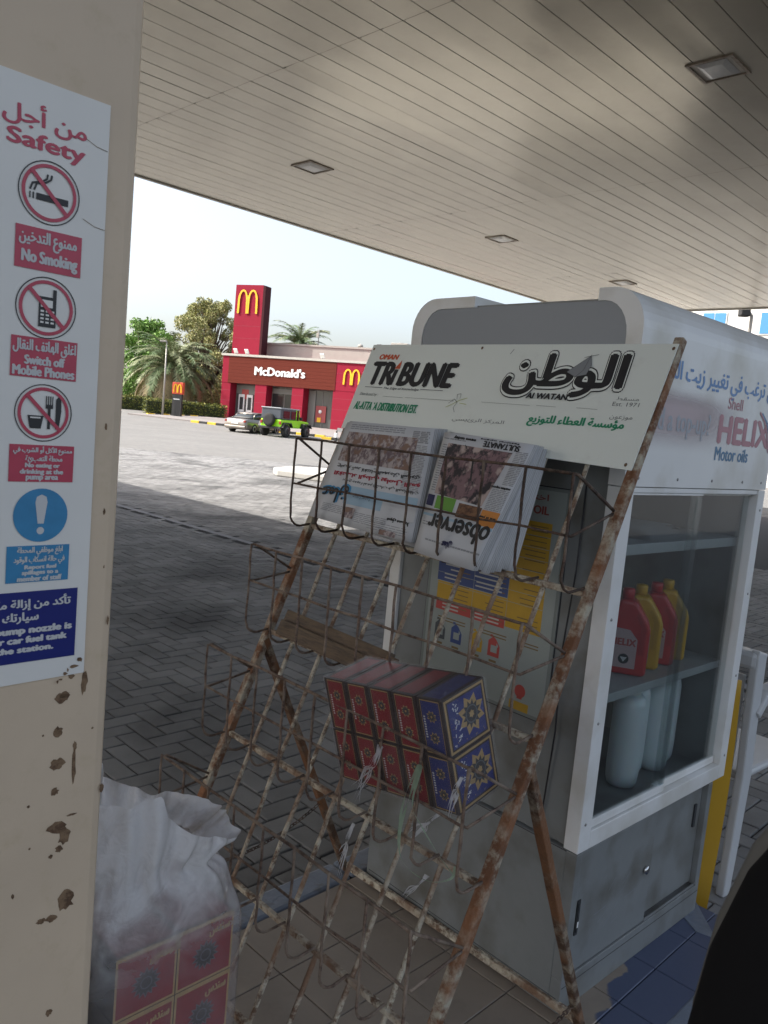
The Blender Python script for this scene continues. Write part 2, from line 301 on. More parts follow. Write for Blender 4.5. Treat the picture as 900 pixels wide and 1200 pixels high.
# ---- canopy: long strips with shadow gaps, seams and recessed lamps
can=thing('station_canopy','large flat station canopy clad in cream metal ceiling strips','canopy',(0,0,0),RZE)
Z0=4.7; pitch=.2588; De=11.10
MB().box(-7,17.85,-1.7,De-.02,Z0+.03,Z0+.75).build('canopy_slab',M_ceilback,can)
M_fas=mat('canopy fascia white',(.62,.58,.5),.4,var=.05)
fa=MB(); fa.box(-7.05,17.93,De,De+.06,Z0-.02,Z0+.85); fa.box(17.87,17.93,-1.7,De-.003,Z0-.02,Z0+.85); fa.build('fascia',M_fas,can)
seams=[.137,4.68,9.223,13.766,17.85]
def strip(e0,e1,d0,d1):
    m=MB(); g=.003; nseg=max(2,int((e1-e0)/.5)); lip=[];cen=[];N=nseg+1; tilt=random.gauss(0,.0007)
    for i in range(N):
        x=e0+g+(e1-e0-2*g)*i/nseg; wob=random.gauss(0,.0013) if 0<i<nseg else 0; t1,t2=tilt+random.gauss(0,.0005),-tilt+random.gauss(0,.0005)
        for y,z in ((d0+.0018,.02),(d0+.0018,.003),(d0+.006,t1),(d1-.006,t2),(d1-.0018,.003),(d1-.0018,.02)): lip.append((x,y,Z0+z))
        for y,z in ((d0+.006,t1),(d0+(d1-d0)*.33,wob+t1*.6),(d0+(d1-d0)*.67,wob*.8+t2*.6),(d1-.006,t2)): cen.append((x,y,Z0+z))
    m.add(lip,[(i*6+k,i*6+k+1,(i+1)*6+k+1,(i+1)*6+k) for i in range(nseg) for k in (0,1,3,4)],False)
    m.add(cen,[(i*4+k,i*4+k+1,(i+1)*4+k+1,(i+1)*4+k) for i in range(nseg) for k in range(3)],True); return m
lamps=[(6.76,3.20),(6.73,8.46),(10.78,8.43),(14.6,8.29)]
d1=De-.01; k=0
stuff=MB()
def addst(m): n0=len(stuff.f); stuff.add(m.v,m.f); stuff.sm[n0:]=m.sm
while d1>-1.45:
    d0=d1-pitch
    for a,b in zip(seams[:-1],seams[1:]):
        if d1>1.6:
            strip(a,b,d0,d1).build('ceiling_panel',M_ceil,can)
        else: addst(strip(a,b,d0,d1))
    addst(strip(-7,seams[0],d0,d1))
    d1=d0
stuff.build('ceiling_panels',M_ceil,can,kind='stuff',fix=False)
M_lampframe=mat('lamp frame',(.40,.33,.25),.5,col2=(.2,.12,.07),mix=.6,mscale=20); M_lampglass=mat('lamp glass',(.85,.83,.78),.10,var=.1,vscale=30)
lp=None
for q,(e,d) in enumerate(lamps):
    if lp is None:
        lp=thing('canopy_light','',"light",ED(e,d,Z0),RZE,'recessed lights in the canopy ceiling')
        fr_=MB(); a=.20
        for x0,x1,y0,y1 in ((-a,a,-a,-a+.03),(-a,a,a-.03,a),(-a,-a+.03,-a+.03,a-.03),(a-.03,a,-a+.03,a-.03)): fr_.box(x0,x1,y0,y1,-.014,.03)
        fr_.build('frame',M_lampframe,lp,bevel=.003)
        MB().box(-a+.03,a-.03,-a+.03,a-.03,-.004,.01).build('reflector_tray',mat('lamp tray',(.55,.50,.42),.4),lp)
        gl=MB().mi(0); gl.add([(-.15,-.13,-.006),(.15,-.13,-.006),(.15,.13,-.006),(-.15,.13,-.006),(-.11,-.08,-.025),(.11,-.08,-.025),(.11,.08,-.025),(-.11,.08,-.025)],[(0,1,5,4),(1,2,6,5),(2,3,7,6),(3,0,4,7),(4,5,6,7)]); gl.build('diffuser',M_lampglass,lp)
        o=lp
    else: o=dup(lp,None,ED(e,d,Z0),RZE)
    o['label']=['square recessed canopy light near the upper right corner, largest and clearest','square recessed canopy light on the left above the restaurant tower','small recessed canopy light above the gap between sky and grey cabinet','farthest recessed canopy light just above the cabinet roof corner'][q]

# ---- cream pillar with rust chips
k78=.78; pc=ED((.6851)*k78,1.3343*k78,0)
pil=thing('canopy_pillar','wide cream painted steel pillar with chipped rusty patches, left edge','pillar',pc,RZE)
bd=MB(); bd.prism([(0,.012),(-.006,.003),(-.016,0),(-.62,0),(-.62,.38),(0,.38)],lambda x,y:(x,y,.0),lambda x,y:(x,y,4.66)); bd.build('shaft',M_pillar,pil)
pz=lambda z:1.5-(1.5-z)*k78
PF=lambda x,y,h:(x*k78,-h,pz(y))
chips=[(-.090,.968,.022,.012),(-.085,.972,.012,.009),(-.093,.906,.011,.014),(-.092,.845,.018,.016),(-.062,.835,.006,.045),(-.062,.872,.005,.014),(-.095,.795,.01,.01),(-.088,.724,.022,.015),(-.073,.705,.016,.022),(-.082,.682,.011,.008),(-.062,.742,.014,.003),(-.096,.672,.006,.005),(-.064,.575,.022,.026),(-.089,.55,.014,.01),(-.108,.552,.012,.007),(-.086,.362,.009,.01),(-.12,.905,.003,.003),(-.03,.9,.003,.003),(-.14,.78,.004,.004),(-.05,.99,.008,.03),(-.006,.78,.006,.012),(-.062,1.02,.008,.012),(-.075,1.005,.009,.006),(-.16,.62,.004,.006),(-.135,.70,.003,.003),(-.03,1.3,.003,.008),(-.035,1.45,.003,.009),(-.025,1.2,.002,.004),(-.012,1.1,.003,.012)]
random.seed(21); ch=MB()
for (x,z,a,b) in chips:
    n=15; ph=random.random()*6
    pts=[(x+a*.85*(random.uniform(.55,1.05))*math.cos(ph+2*math.pi*i/n),z+b*.9*(random.uniform(.55,1.05))*math.sin(ph+2*math.pi*i/n)) for i in range(n)]
    poly(ch,PF,pts,.0004)
ch.build('rust_patch',M_rustchip,pil)
# ---- safety sign on the pillar
sg=thing('safety_sign','tall white bilingual station safety sign fixed to the cream pillar','sign',pc,RZE)
SG=lambda x,y,h:(x*k78,-.003-h,pz(y))
MB().prism([(-.058,1.979),(-.054,1.010),(-.46,1.004),(-.46,1.979)],lambda x,y:(x*k78,-.001,pz(y)),lambda x,y:(x*k78,-.003,pz(y))).build('sign_plate',M_signwhite,sg,bevel=0)
tx=MB(); put_text(tx,'من أجل',SG,-.227,-.097,1.902,1.942,bold=.0012); put_text(tx,'Safety',SG,-.219,-.098,1.868,1.898,bold=.0018); put_text(tx,'For your',SG,-.37,-.235,1.872,1.898,bold=.0018); put_text(tx,'سلامتكم',SG,-.40,-.24,1.902,1.94,bold=.0012)
tx.build('heading_lettering',M_red,sg)
def prohibition(cx,cy,r=.049,symbol=None):
    m=MB(); ring(m.mi(0),SG,cx,cy,r*.78,r*.89,.0012); stroke(m,SG,[(cx-r*.58,cy+r*.58),(cx+r*.58,cy-r*.58)],r*.13,.0018); ring(m.mi(1),SG,cx,cy,r*.965,r,.0010)
    m.mi(1); symbol(m,cx,cy,r); m.build('prohibition_symbol',[M_red,M_ink],sg)
def s_cig(m,cx,cy,r):
    rect(m,SG,cx-.42*r,cx+.62*r,cy-.28*r,cy-.08*r,.0011); rect(m,SG,cx-.54*r,cx-.49*r,cy-.28*r,cy-.08*r,.0011); rect(m,SG,cx-.64*r,cx-.6*r,cy-.28*r,cy-.08*r,.0011)
    for o_ in (0,.13): stroke(m,SG,[(cx+(-.62+o_)*r,cy+.0*r),(cx+(-.55+o_)*r,cy+.2*r),(cx+(-.25+o_)*r,cy+.3*r),(cx+(-.1+o_)*r,cy+.42*r),(cx+(-.08+o_)*r,cy+.55*r)],.06*r,.0011)
def s_phone(m,cx,cy,r):
    rect(m,SG,cx-.25*r,cx+.32*r,cy-.62*r,cy+.36*r,.0011); rect(m,SG,cx+.2*r,cx+.32*r,cy+.36*r,cy+.62*r,.0011)
    m.mi(2) if False else None
def s_food(m,cx,cy,r):
    poly(m,SG,[(cx-.55*r,cy-.1*r),(cx+.0*r,cy-.1*r),(cx-.08*r,cy-.55*r),(cx-.46*r,cy-.55*r)],.0011)
    for i in range(4): rect(m,SG,cx+(.06+i*.075)*r,cx+(.095+i*.075)*r,cy+.3*r,cy+.6*r,.0011)
    rect(m,SG,cx+.06*r,cx+.32*r,cy+.16*r,cy+.3*r,.0011); rect(m,SG,cx+.14*r,cx+.24*r,cy-.55*r,cy+.16*r,.0012)
    poly(m,SG,[(cx+.42*r,cy-.55*r),(cx+.55*r,cy-.55*r),(cx+.62*r,cy+.1*r),(cx+.6*r,cy+.5*r),(cx+.52*r,cy+.6*r),(cx+.42*r,cy+.5*r)],.0011)
prohibition(-.152,1.814,symbol=s_cig); prohibition(-.149,1.635,symbol=s_phone); prohibition(-.146,1.466,r=.047,symbol=s_food)
pk=MB(); rect(pk,SG,-.149-.19*.049,-.149+.2*.049,1.635+.02*.049,1.635+.26*.049,.0014)
for i in range(3):
    for j in range(4): rect(pk,SG,-.149+(-.19+i*.17)*.049,-.149+(-.08+i*.17)*.049,1.635-(.14+j*.12)*.049,1.635-(.08+j*.12)*.049,.0014)
rect(pk,SG,-.146-.46*.047,-.146-.1*.047,1.466-.2*.047,1.466-.15*.047,.0014); pk.build('symbol_details',M_signwhite,sg)
bc=MB(); disc(bc.mi(0),SG,-.143,1.296,.045,.0010,40); poly(bc.mi(1),SG,[(-.148,1.282),(-.138,1.282),(-.133,1.318),(-.135,1.327),(-.143,1.331),(-.151,1.327),(-.153,1.318)],.0014); disc(bc,SG,-.143,1.270,.0062,.0014,18); bc.build('mandatory_symbol',[M_signblue,M_ltext],sg)
def caption(x0,x1,y0,y1,m_,lines):
    c=MB(); rect(c.mi(0),SG,x0,x1,y0,y1,.0010); c.mi(1)
    for s_,a,b,c0,c1,bo in lines: put_text(c,s_,SG,a,b,c0,c1,bold=bo,lift=.0015)
    c.build('caption_panel',[m_,M_ltext],sg)
caption(-.202,-.096,1.692,1.757,M_red,[('ممنوع التدخين',-.196,-.105,1.724,1.752,.0009),('No Smoking',-.191,-.103,1.697,1.721,.0014)])
caption(-.202,-.095,1.522,1.586,M_red,[('اغلق الهاتف النقال',-.199,-.098,1.559,1.582,.0008),('Switch off',-.180,-.116,1.543,1.557,.0012),('Mobile Phones',-.198,-.099,1.525,1.540,.0012)])
caption(-.198,-.092,1.352,1.413,M_red,[('ممنوع الأكل أو الشرب في',-.192,-.096,1.397,1.411,.0006),('محطة التعبئة',-.172,-.112,1.384,1.396,.0006),('No eating or',-.172,-.116,1.374,1.383,.0009),('drinking at the',-.180,-.110,1.363,1.373,.0009),('pump area',-.170,-.118,1.353,1.362,.0009)])
caption(-.196,-.092,1.183,1.245,M_signblue,[('ابلغ موظفي المحطة',-.179,-.104,1.228,1.243,.0006),('في حالة انسكاب الوقود',-.184,-.100,1.212,1.227,.0006),('Report fuel',-.166,-.114,1.2035,1.212,.0009),('spillages to a',-.170,-.110,1.194,1.203,.0009),('member of staff',-.177,-.104,1.185,1.1935,.0009)])
caption(-.44,-.0735,1.045,1.167,M_navy,[('تأكد من إزالة مكبس',-.245,-.086,1.135,1.158,.001),('سيارتك',-.198,-.140,1.113,1.132,.001),('Please ensure that the pump nozzle is',-.405,-.082,1.092,1.107,.0016),('removed from your car fuel tank',-.352,-.090,1.076,1.090,.0016),('before leaving the station.',-.325,-.113,1.060,1.073,.0016)])
wr=MB(); random.seed(4)
for (x,z,a,b) in ((-.062,1.035,.006,.006),(-.072,1.024,.008,.004),(-.088,1.013,.004,.004),(-.095,1.004,.005,.002),(-.084,1.02,.002,.004),(-.101,1.00,.003,.003)):
    poly(wr,SG,[(x+a*random.uniform(.4,1.2)*math.cos(i),z+b*random.uniform(.4,1.2)*math.sin(i)) for i in np.linspace(0,5.6,8)],.0007)
for (x,z) in ((-.068,1.907),(-.066,1.78)): stroke(wr,SG,[(x-.03,z+.008),(x-.01,z),(x+.008,z-.002)],.0008,.0007)
wr.build('worn_corner_marks',M_rustchip,sg,kind='stuff')

# ================================================================== CABINET
KX,KY=.5309,1.7929; RK=R(90)-R(43.665)-R(0); RK=math.atan2(.6904,.7234)
KX,KY=.531,1.793
M_cab=mat('grey cabinet enamel',(.205,.215,.215),.42,var=.08,vscale=3,col2=(.17,.18,.18),mix=.6,mscale=5,mcon=.2,bump=.04,bscale=12)
M_cabdark=mat('dark blue grey panel',(.24,.26,.285),.45,var=.06,vscale=4)
M_frame=mat('off white powder coat',(.70,.70,.69),.4,var=.06,vscale=6,col2=(.60,.59,.56),mix=.68,mscale=9,mcon=.12)
M_glass=bpy.data.materials.new('cabinet glass'); M_glass.use_nodes=True
n=M_glass.node_tree.nodes;l=M_glass.node_tree.links; b=n['Principled BSDF']; b.inputs['Base Color'].default_value=(.75,.86,.84,1); b.inputs['Roughness'].default_value=.02
tr=n.new('ShaderNodeBsdfTransparent'); tr.inputs[0].default_value=(.93,.96,.96,1); gs=n.new('ShaderNodeBsdfGlossy'); gs.inputs['Roughness'].default_value=.02; lw=n.new('ShaderNodeLayerWeight'); pw=n.new('ShaderNodeMath'); pw.operation='POWER'; l.new(lw.outputs['Facing'],pw.inputs[0]); pw.inputs[1].default_value=3.2; ma_=n.new('ShaderNodeMath'); ma_.operation='MULTIPLY_ADD'; l.new(pw.outputs[0],ma_.inputs[0]); ma_.inputs[1].default_value=.8; ma_.inputs[2].default_value=.09; mxs=n.new('ShaderNodeMixShader')
l.new(ma_.outputs[0],mxs.inputs[0]); l.new(tr.outputs[0],mxs.inputs[1]); l.new(gs.outputs[0],mxs.inputs[2]); l.new(mxs.outputs[0],n['Material Output'].inputs[0])
cab=thing('display_cabinet','grey steel cabinet with glazed white display case and faded oil advert','cabinet',(KX,KY,0),RK)
# lower body: hollow front (y=0 side) with sliding doors
add_third(M_cab,(.12,.115,.10),.60,7,.12)
add_third(M_frame,(.54,.52,.47),.60,5,.12)
lb=MB(); lb.box(0,.727,.03,.70,.12,.528); lb.box(0,.727,0,.03,.12,.205); lb.box(0,.025,0,.03,.205,.528); lb.box(.70,.727,0,.03,.205,.528); lb.build('lower_body',M_cab,cab,bevel=.002)
sm_=MB(); sm_.box(-.0006,.001,.01,.69,.1535,.1552); sm_.build('panel_seam',M_dark,cab); MB().box(-.0006,.001,.03,.69,.525,.527).build('panel_seam',M_dark,cab); MB().box(.003,.724,-.0006,.001,.184,.1852).build('panel_seam',M_dark,cab)
dr=MB().box(.026,.40,.004,.016,.208,.526).build('sliding_door',M_cab,cab,bevel=.0015)
hd=MB(); hd.mi(0).box(.034,.047,.001,.004,.31,.40); hd.mi(1).box(.037,.044,-.0006,.001,.318,.392); hd.mi(2).box(.038,.0435,-.0012,-.0006,.33,.345); hd.build('handle',[mat('handle steel',(.1,.1,.1),.4,metal=.8),M_dark,M_white],dr)
MB().lathe([(.011,0),(.011,.006),(.008,.009),(.0001,.009)],c=(.366,-.005,.37),ax='y').build('lock',mat('lock chrome',(.6,.6,.6),.25,metal=1),dr)
dr2=MB().box(.401,.699,.017,.027,.215,.526).build('sliding_door',M_cab,cab,bevel=.0015)
MB().box(.655,.667,.012,.017,.40,.47).build('handle',M_dark,dr2)
MB().box(.40,.70,.0035,.006,.206,.213).build('door_track',M_cab,cab)
sc_=MB(); random.seed(9)
CF=lambda x,y,h:(x,.004-h,y)
for _ in range(9):
    x,z=random.uniform(.12,.34),random.uniform(.26,.40); stroke(sc_,CF,[(x,z),(x+random.uniform(.02,.06),z+random.uniform(.002,.03))],.0012,.0006)
sc_.build('scratches',M_cabdark,dr,kind='stuff')
# upper case: x=0 end wall, back wall, far end wall, floor, header, shelves
ub=MB()
ub.box(.012,.022,.04,.70,1.40,1.6); ub.box(.012,.022,.575,.70,.55,1.40); ub.box(.012,.022,.04,.135,.55,1.40); ub.box(.012,.022,.135,.575,.55,.80); ub.box(.012,.022,.135,.575,1.385,1.40)
ub.box(.78,.79,.04,.69,.55,1.84); ub.box(.012,.79,.02,.70,.532,.55); ub.box(.022,.79,.03,.69,1.41,1.42); ub.box(.012,.79,.12,.60,1.822,1.832)
ub.build('case_body',M_cab,cab)
MB().box(.0025,.012,.041,.679,1.602,1.826).build('top_end_panel',M_cabdark,cab,bevel=.001)
def cap(y0,sgn,ytop):
    out=[(0,1.41),(0,1.765)]+[(.085-.085*math.cos(a),1.765+.09*math.sin(a)) for a in np.linspace(0,math.pi/2,9)[1:]]+[(ytop,1.855)]
    inn=[(ytop,1.826)]+[(.105-.065*math.cos(a),1.746+.08*math.sin(a)) for a in np.linspace(0,math.pi/2,7)[::-1]]+[(.04,1.41)]
    P_=out+inn; m=MB(); m.prism(P_,lambda a,b:(0,y0+sgn*a,b),lambda a,b:(.80,y0+sgn*a,b)); return m
cap(0,1,.123).build('header_panel',M_frame,cab); cap(.722,-1,.225).build('header_panel',M_frame,cab)
fm=MB(); fm.box(0,.05,0,.04,.53,1.408); fm.box(.755,.80,0,.04,.53,1.408); fm.box(.05,.755,0,.04,.53,.575); fm.box(.05,.755,.004,.04,1.395,1.408)
fm.box(0,.03,.682,.722,.53,1.408); fm.box(.03,.80,.702,.722,.53,.575); fm.build('case_frame',M_frame,cab,bevel=.002)
pd=MB().box(.0075,.0118,.137,.573,.803,1.383).build('poster_door',mat('poster door panel',(.20,.22,.21),.4,var=.05),cab,bevel=.001)
MB().box(.0095,.0125,.1345,.5755,.8005,1.3855).build('door_gap',M_dark,cab)
# sliding panes
for x0,x1,y in ((.052,.42,.012),(.385,.752,.024)):
    p_=MB().box(x0+.004,x1-.004,y-.002,y+.002,.598,1.39).build('glass_pane',M_glass,cab)
    MB().box(x0,x1,y-.005,y+.005,.577,.598).build('pane_rail',M_frame,p_,bevel=.001); MB().box(x0,x1,y-.005,y+.005,1.39,1.3945).build('pane_rail',M_frame,p_)
MB().box(.03,.80,.700,.703,.576,1.408).build('rear_pane',M_glass,cab)
MB().box(.388,.415,.006,.0095,.60,1.385).build('pane_stile',bpy.data.materials.get('cabinet glass'),cab)
st=MB()
st=MB().box(.045,.78,.05,.62,1.235,1.262).build('shelf',M_cab,cab,bevel=.002); MB().box(.045,.78,.05,.62,.862,.885).build('shelf',M_cab,cab,bevel=.002)
HF=lambda x,y,h:(x,-h,y)
M_fadepink=mat('faded pink print',(.50,.40,.41),.5,var=.1,vscale=8); M_fadered=mat('faded red lettering',(.42,.20,.23),.5,var=.2,vscale=30); M_fadeblue=mat('faded blue lettering',(.10,.21,.34),.5,var=.2,vscale=30); M_fadegrey=mat('faded grey lettering',(.34,.36,.40),.5); M_arblue=mat('blue arabic lettering',(.13,.26,.50),.5,var=.2,vscale=30)
# soft faded band behind the slogan
n=M_fadepink.node_tree.nodes;l=M_fadepink.node_tree.links; b=n['Principled BSDF']; tc=n.new('ShaderNodeTexCoord'); sx=n.new('ShaderNodeSeparateXYZ'); l.new(tc.outputs['Object'],sx.inputs[0])
mr=n.new('ShaderNodeMapRange'); mr.interpolation_type='SMOOTHSTEP'; mr.inputs[1].default_value=1.49; mr.inputs[2].default_value=1.59; l.new(sx.outputs[2],mr.inputs[0])
mr2=n.new('ShaderNodeMapRange'); mr2.interpolation_type='SMOOTHSTEP'; mr2.inputs[1].default_value=1.60; mr2.inputs[2].default_value=1.655; mr2.inputs[3].default_value=1; mr2.inputs[4].default_value=0; l.new(sx.outputs[2],mr2.inputs[0])
mr3=n.new('ShaderNodeMapRange'); mr3.interpolation_type='SMOOTHSTEP'; mr3.inputs[1].default_value=.25; mr3.inputs[2].default_value=.60; mr3.inputs[3].default_value=.9; mr3.inputs[4].default_value=0; l.new(sx.outputs[0],mr3.inputs[0])
m1=n.new('ShaderNodeMath'); m1.operation='MULTIPLY'; l.new(mr.outputs[0],m1.inputs[0]); l.new(mr2.outputs[0],m1.inputs[1]); m2=n.new('ShaderNodeMath'); m2.operation='MULTIPLY'; l.new(m1.outputs[0],m2.inputs[0]); l.new(mr3.outputs[0],m2.inputs[1]); l.new(m2.outputs[0],b.inputs['Alpha'])
ad=MB(); rect(ad.mi(0),HF,.02,.62,1.485,1.66,.0004); ad.build('faded_band',M_fadepink,cab)
ad=MB(); put_text(ad,'هل ترغب في تغيير زيت المحرك',HF,.03,.79,1.645,1.712,bold=.0022); ad.build('arabic_lettering',M_arblue,cab)
ad=MB(); put_text(ad,'Need a top-up?',HF,-.0+.015,.385,1.530,1.598,bold=.0016); ad.build('slogan_lettering',M_fadegrey,cab)
ad=MB(); put_text(ad,'HELIX',HF,.44,.765,1.532,1.602,bold=.006); put_text(ad,'Shell',HF,.475,.565,1.622,1.652,bold=.0008); ad.build('product_lettering',M_fadered,cab)
ad=MB(); put_text(ad,'Motor oils',HF,.435,.640,1.485,1.520,bold=.0018); ad.build('subtitle_lettering',M_fadeblue,cab); ad=MB(); stroke(ad,HF,[(.70,1.625),(.735,1.605),(.76,1.575),(.775,1.54),(.79,1.525)],.007,.0011); ad.build('blue_swoosh',M_fadeblue,cab)
ad=MB(); stroke(ad,HF,[(.685,1.627),(.72,1.605),(.745,1.575),(.76,1.545),(.775,1.52)],.007,.0013); ad.build('red_swoosh',M_fadered,cab)
# lubricant chart poster on the end wall  (local y -> to the left of the viewer)
PO=lambda y,z,h:(.0072-h,y,z)
M_paper=mat('poster paper',(.30,.33,.31),.35,var=.06); M_py=mat('poster yellow',(.48,.29,.03),.4,var=.1,vscale=30); M_pb=mat('poster blue',(.05,.08,.22),.4); M_pr=mat('poster red',(.42,.07,.06),.4); M_pt=mat('poster small print',(.20,.13,.05),.5); M_pw=mat('poster pale print',(.45,.45,.42),.5)
po=MB(); rect(po.mi(0),PO,.147,.562,.812,1.375,.0003)
rect(po.mi(1),PO,.180,.290,1.013,1.295,.0006); rect(po,PO,.290,.533,1.036,1.085,.0006); rect(po.mi(2),PO,.290,.536,1.087,1.14,.0006); rect(po.mi(1),PO,.290,.536,1.142,1.295,.0006); rect(po.mi(3),PO,.292,.532,1.006,1.033,.0006); rect(po.mi(2),PO,.292,.4,1.215,1.25,.0008)
po.mi(4); random.seed(3)
for z in np.arange(1.02,1.29,.0125):
    for y0 in (.19,.30,.42):
        if random.random()<.75: rect(po,PO,y0,y0+random.uniform(.035,.07),z,z+.0026,.0010)
po.mi(5)
for z in (1.012,1.022,1.095,1.106,1.12,1.132): rect(po,PO,.31,.31+random.uniform(.08,.1),z,z+.004,.0011); rect(po,PO,.45,.45+random.uniform(.04,.07),z,z+.004,.0011)
for y in (.395,.45): pass
po.mi(4)
for z in (.985,.977): rect(po,PO,.18,.24,z,z+.003,.001); rect(po,PO,.28,.36,z,z+.003,.001); rect(po,PO,.42,.52,z,z+.003,.001)
for z in (1.08,1.11,1.14,1.17,1.2,1.23,1.26): rect(po.mi(0),PO,.181,.535,z-.0006,z+.0006,.0013)
for y in (.29,.405): rect(po.mi(0),PO,y-.0006,y+.0006,1.006,1.294,.0013)
po.build('chart_print',[M_paper,M_py,M_pb,M_pr,M_pt,M_pw],pd)
can_cols=[(.508,mat('can print dark',(.07,.08,.09),.4)),(.448,M_pb),(.375,M_py),(.317,M_pr)]
for y,m_ in can_cols:
    c=MB(); w_=.019
    poly(c.mi(0),PO,[(y-w_,.925),(y+w_,.925),(y+w_,.965),(y+w_*.4,.975),(y+w_*.2,.978),(y-w_*.3,.972),(y-w_,.955)],.0010); rect(c,PO,y+w_*.3,y+w_*.75,.976,.982,.0010); rect(c.mi(1),PO,y-w_*.6,y+w_*.5,.936,.955,.0014); poly(c,PO,[(y-w_*.75,.952),(y-w_*.45,.955),(y-w_*.45,.964),(y-w_*.75,.957)],.0014)
    rect(c.mi(2),PO,y-.012,y+.012,.910,.916,.001); c.build('can_picture',[m_,M_paper,M_pt],pd)
c=MB(); rect(c.mi(2),PO,.195,.245,.835,.885,.0008); disc(c.mi(0),PO,.22,.862,.017,.0012,16); rect(c,PO,.212,.228,.842,.85,.0012); rect(c.mi(1),PO,.19,.25,.812,.834,.0010); c.build('emblem_print',[M_pr,M_py,M_paper],pd)
c=MB(); PO2=lambda a,z,h:(.0072-h,-a,z); put_text(c,'OIL',PO2,-.24,-.195,1.315,1.335,bold=.0012); put_text(c,'LUBRICANT',PO2,-.40,-.25,1.315,1.335,bold=.0012); put_text(c,'اختيار زيت',PO2,-.36,-.20,1.345,1.365,bold=.0006); c.build('poster_title',mat('poster title red',(.25,.06,.05),.5),pd)
CB=lambda x,y,z:Matrix.Rotation(RK,4,'Z')@Vector((x,y,z))+Vector((KX,KY,0))
# oil bottles and white containers inside
rv=MB()
for z in (.60,.85,1.10,1.35): rv.lathe([(.004,0),(.0035,-.0015),(.0001,-.002)],c=(.02,0,z),ax='y',n=8); rv.lathe([(.004,0),(.0035,-.0015),(.0001,-.002)],c=(.78,0,z),ax='y',n=8)
for x in (.06,.25,.44,.63,.76): rv.lathe([(.004,0),(.0035,-.0015),(.0001,-.002)],c=(x,0,1.43),ax='y',n=8)
rv.build('rivets',mat('rivet steel',(.3,.29,.28),.4,metal=.6),cab,kind='stuff')
cbm=MB(); cbm.tube([(.0075,.10,1.40),(.0,.095,1.2),(.004,.11,1.0),(.0,.10,.8),(.006,.115,.56)],.0022,6); cbm.build('cable',M_ink,cab)
M_shelf=mat('pale shelf enamel',(.34,.36,.36),.45,var=.1)
for o_ in cab.children:
    if o_.name.startswith('shelf'): o_.data.materials[0]=M_shelf
def bottle(x,y,zb,m_,label,group='oil bottles on the middle shelf',txt=True):
    t=thing('oil_bottle',label,'bottle',CB(x,y,zb),RK+R(-60),group)
    out=[(-.052,0),(.052,0),(.056,.01),(.056,.13),(.05,.15),(.018,.198),(.008,.205),(-.030,.205),(-.034,.19),(-.044,.175),(-.054,.15),(-.056,.01)]
    bd_=MB().prism(out,lambda a,b_:(a,-.033,b_),lambda a,b_:(a,.033,b_)); bd_.build('jug_body',m_,t,bevel=.010,seg=3)
    MB().lathe([(.0165,0),(.0165,.026),(.0145,.029),(.0001,.029)],c=(-.011,0,.204),n=20).build('cap',m_,t)
    hg=MB(); hg.prism([(.030,.06),(.044,.06),(.046,.135),(.022,.172),(.016,.165),(.032,.135)],lambda a,b_:(a,-.0345,b_),lambda a,b_:(a,-.0325,b_)); hg.build('handle_recess_shade',mat('handle shade '+label[:12],tuple(c*.8 for c in m_.node_tree.nodes['Principled BSDF'].inputs['Base Color'].default_value[:3]),.4),t)  # flat patch in darkened body colour, painting the shade of a grip hollow
    lf=lambda a,b_,h:(a,-.0335-h,b_); lm=MB(); poly(lm.mi(0),lf,[(-.047,.02),(.026,.02),(.026,.10),(.005,.125),(-.047,.13)],.0004)
    put_text(lm.mi(1),'HELIX',lf,-.042,.022,.082,.1,bold=.0012,lift=.0008); disc(lm.mi(2),lf,-.005,.045,.014,.0008,16); poly(lm.mi(3),lf,[(-.014,.05),(.004,.05),(-.005,.036)],.0012); lm.build('bottle_label',[mat('label pale '+label[:9],(.5,.36,.36) ,.35),M_pr,M_ink,M_ltext],t)
    return t
M_botred=mat('red plastic',(.50,.035,.035),.28); M_botyel=mat('yellow plastic',(.62,.36,.02),.3)
bottle(.355,.135,.886,M_botred,'front red oil bottle at the left of the middle glass shelf')
bottle(.452,.150,.886,M_botyel,'yellow oil bottle directly behind the front red one')
bottle(.540,.150,.886,M_botred,'second red oil bottle, standing between the two yellow ones')
bottle(.628,.160,.886,M_botyel,'yellow oil bottle at the right end of the shelf row')
M_frost=mat('frosted white plastic',(.66,.72,.74),.3); M_frost.node_tree.nodes['Principled BSDF'].inputs['Subsurface Weight'].default_value=.2
for i,(x,y,lb_) in enumerate(((.41,.13,'frosted white cylinder bottle nearest the left glass edge, bottom shelf'),(.505,.17,'frosted white cylinder bottle half hidden behind the nearest one'),(.60,.14,'frosted white cylinder bottle behind the sliding pane joint'),(.695,.17,'frosted white cylinder bottle rightmost on the bottom shelf'))):
    t=thing('plastic_container',lb_,'container',CB(x,y,.551),RK,'white plastic containers on the cabinet floor')
    MB().lathe([(.028,0),(.038,.004),(.043,.018),(.045,.05),(.045,.235),(.041,.255),(.03,.266)],n=28).build('container_body',M_frost,t); MB().lathe([(.026,.266),(.026,.29),(.0001,.291)],n=20).build('lid',M_white,t)
t=thing('folded_paper','folded pale newspaper lying on the top shelf behind glass','newspaper',CB(.44,.20,1.2625),RK+R(6))
for i in range(5):
    m=MB(); dx=.012*i
    prof=[(-.16+dx,.004+.004*i),(-.06,.003+.006*i),(.06,.004+.007*i),(.15-dx,.003+.004*i)]
    m.add([(x,yy,z) for x,z in prof for yy in (-.12+.01*i,.11)],[(2*k_,2*k_+1,2*k_+3,2*k_+2) for k_ in range(3)]); m.build('paper_sheet',mat('pale paper %d'%i,(.42,.44,.45),.7),t)

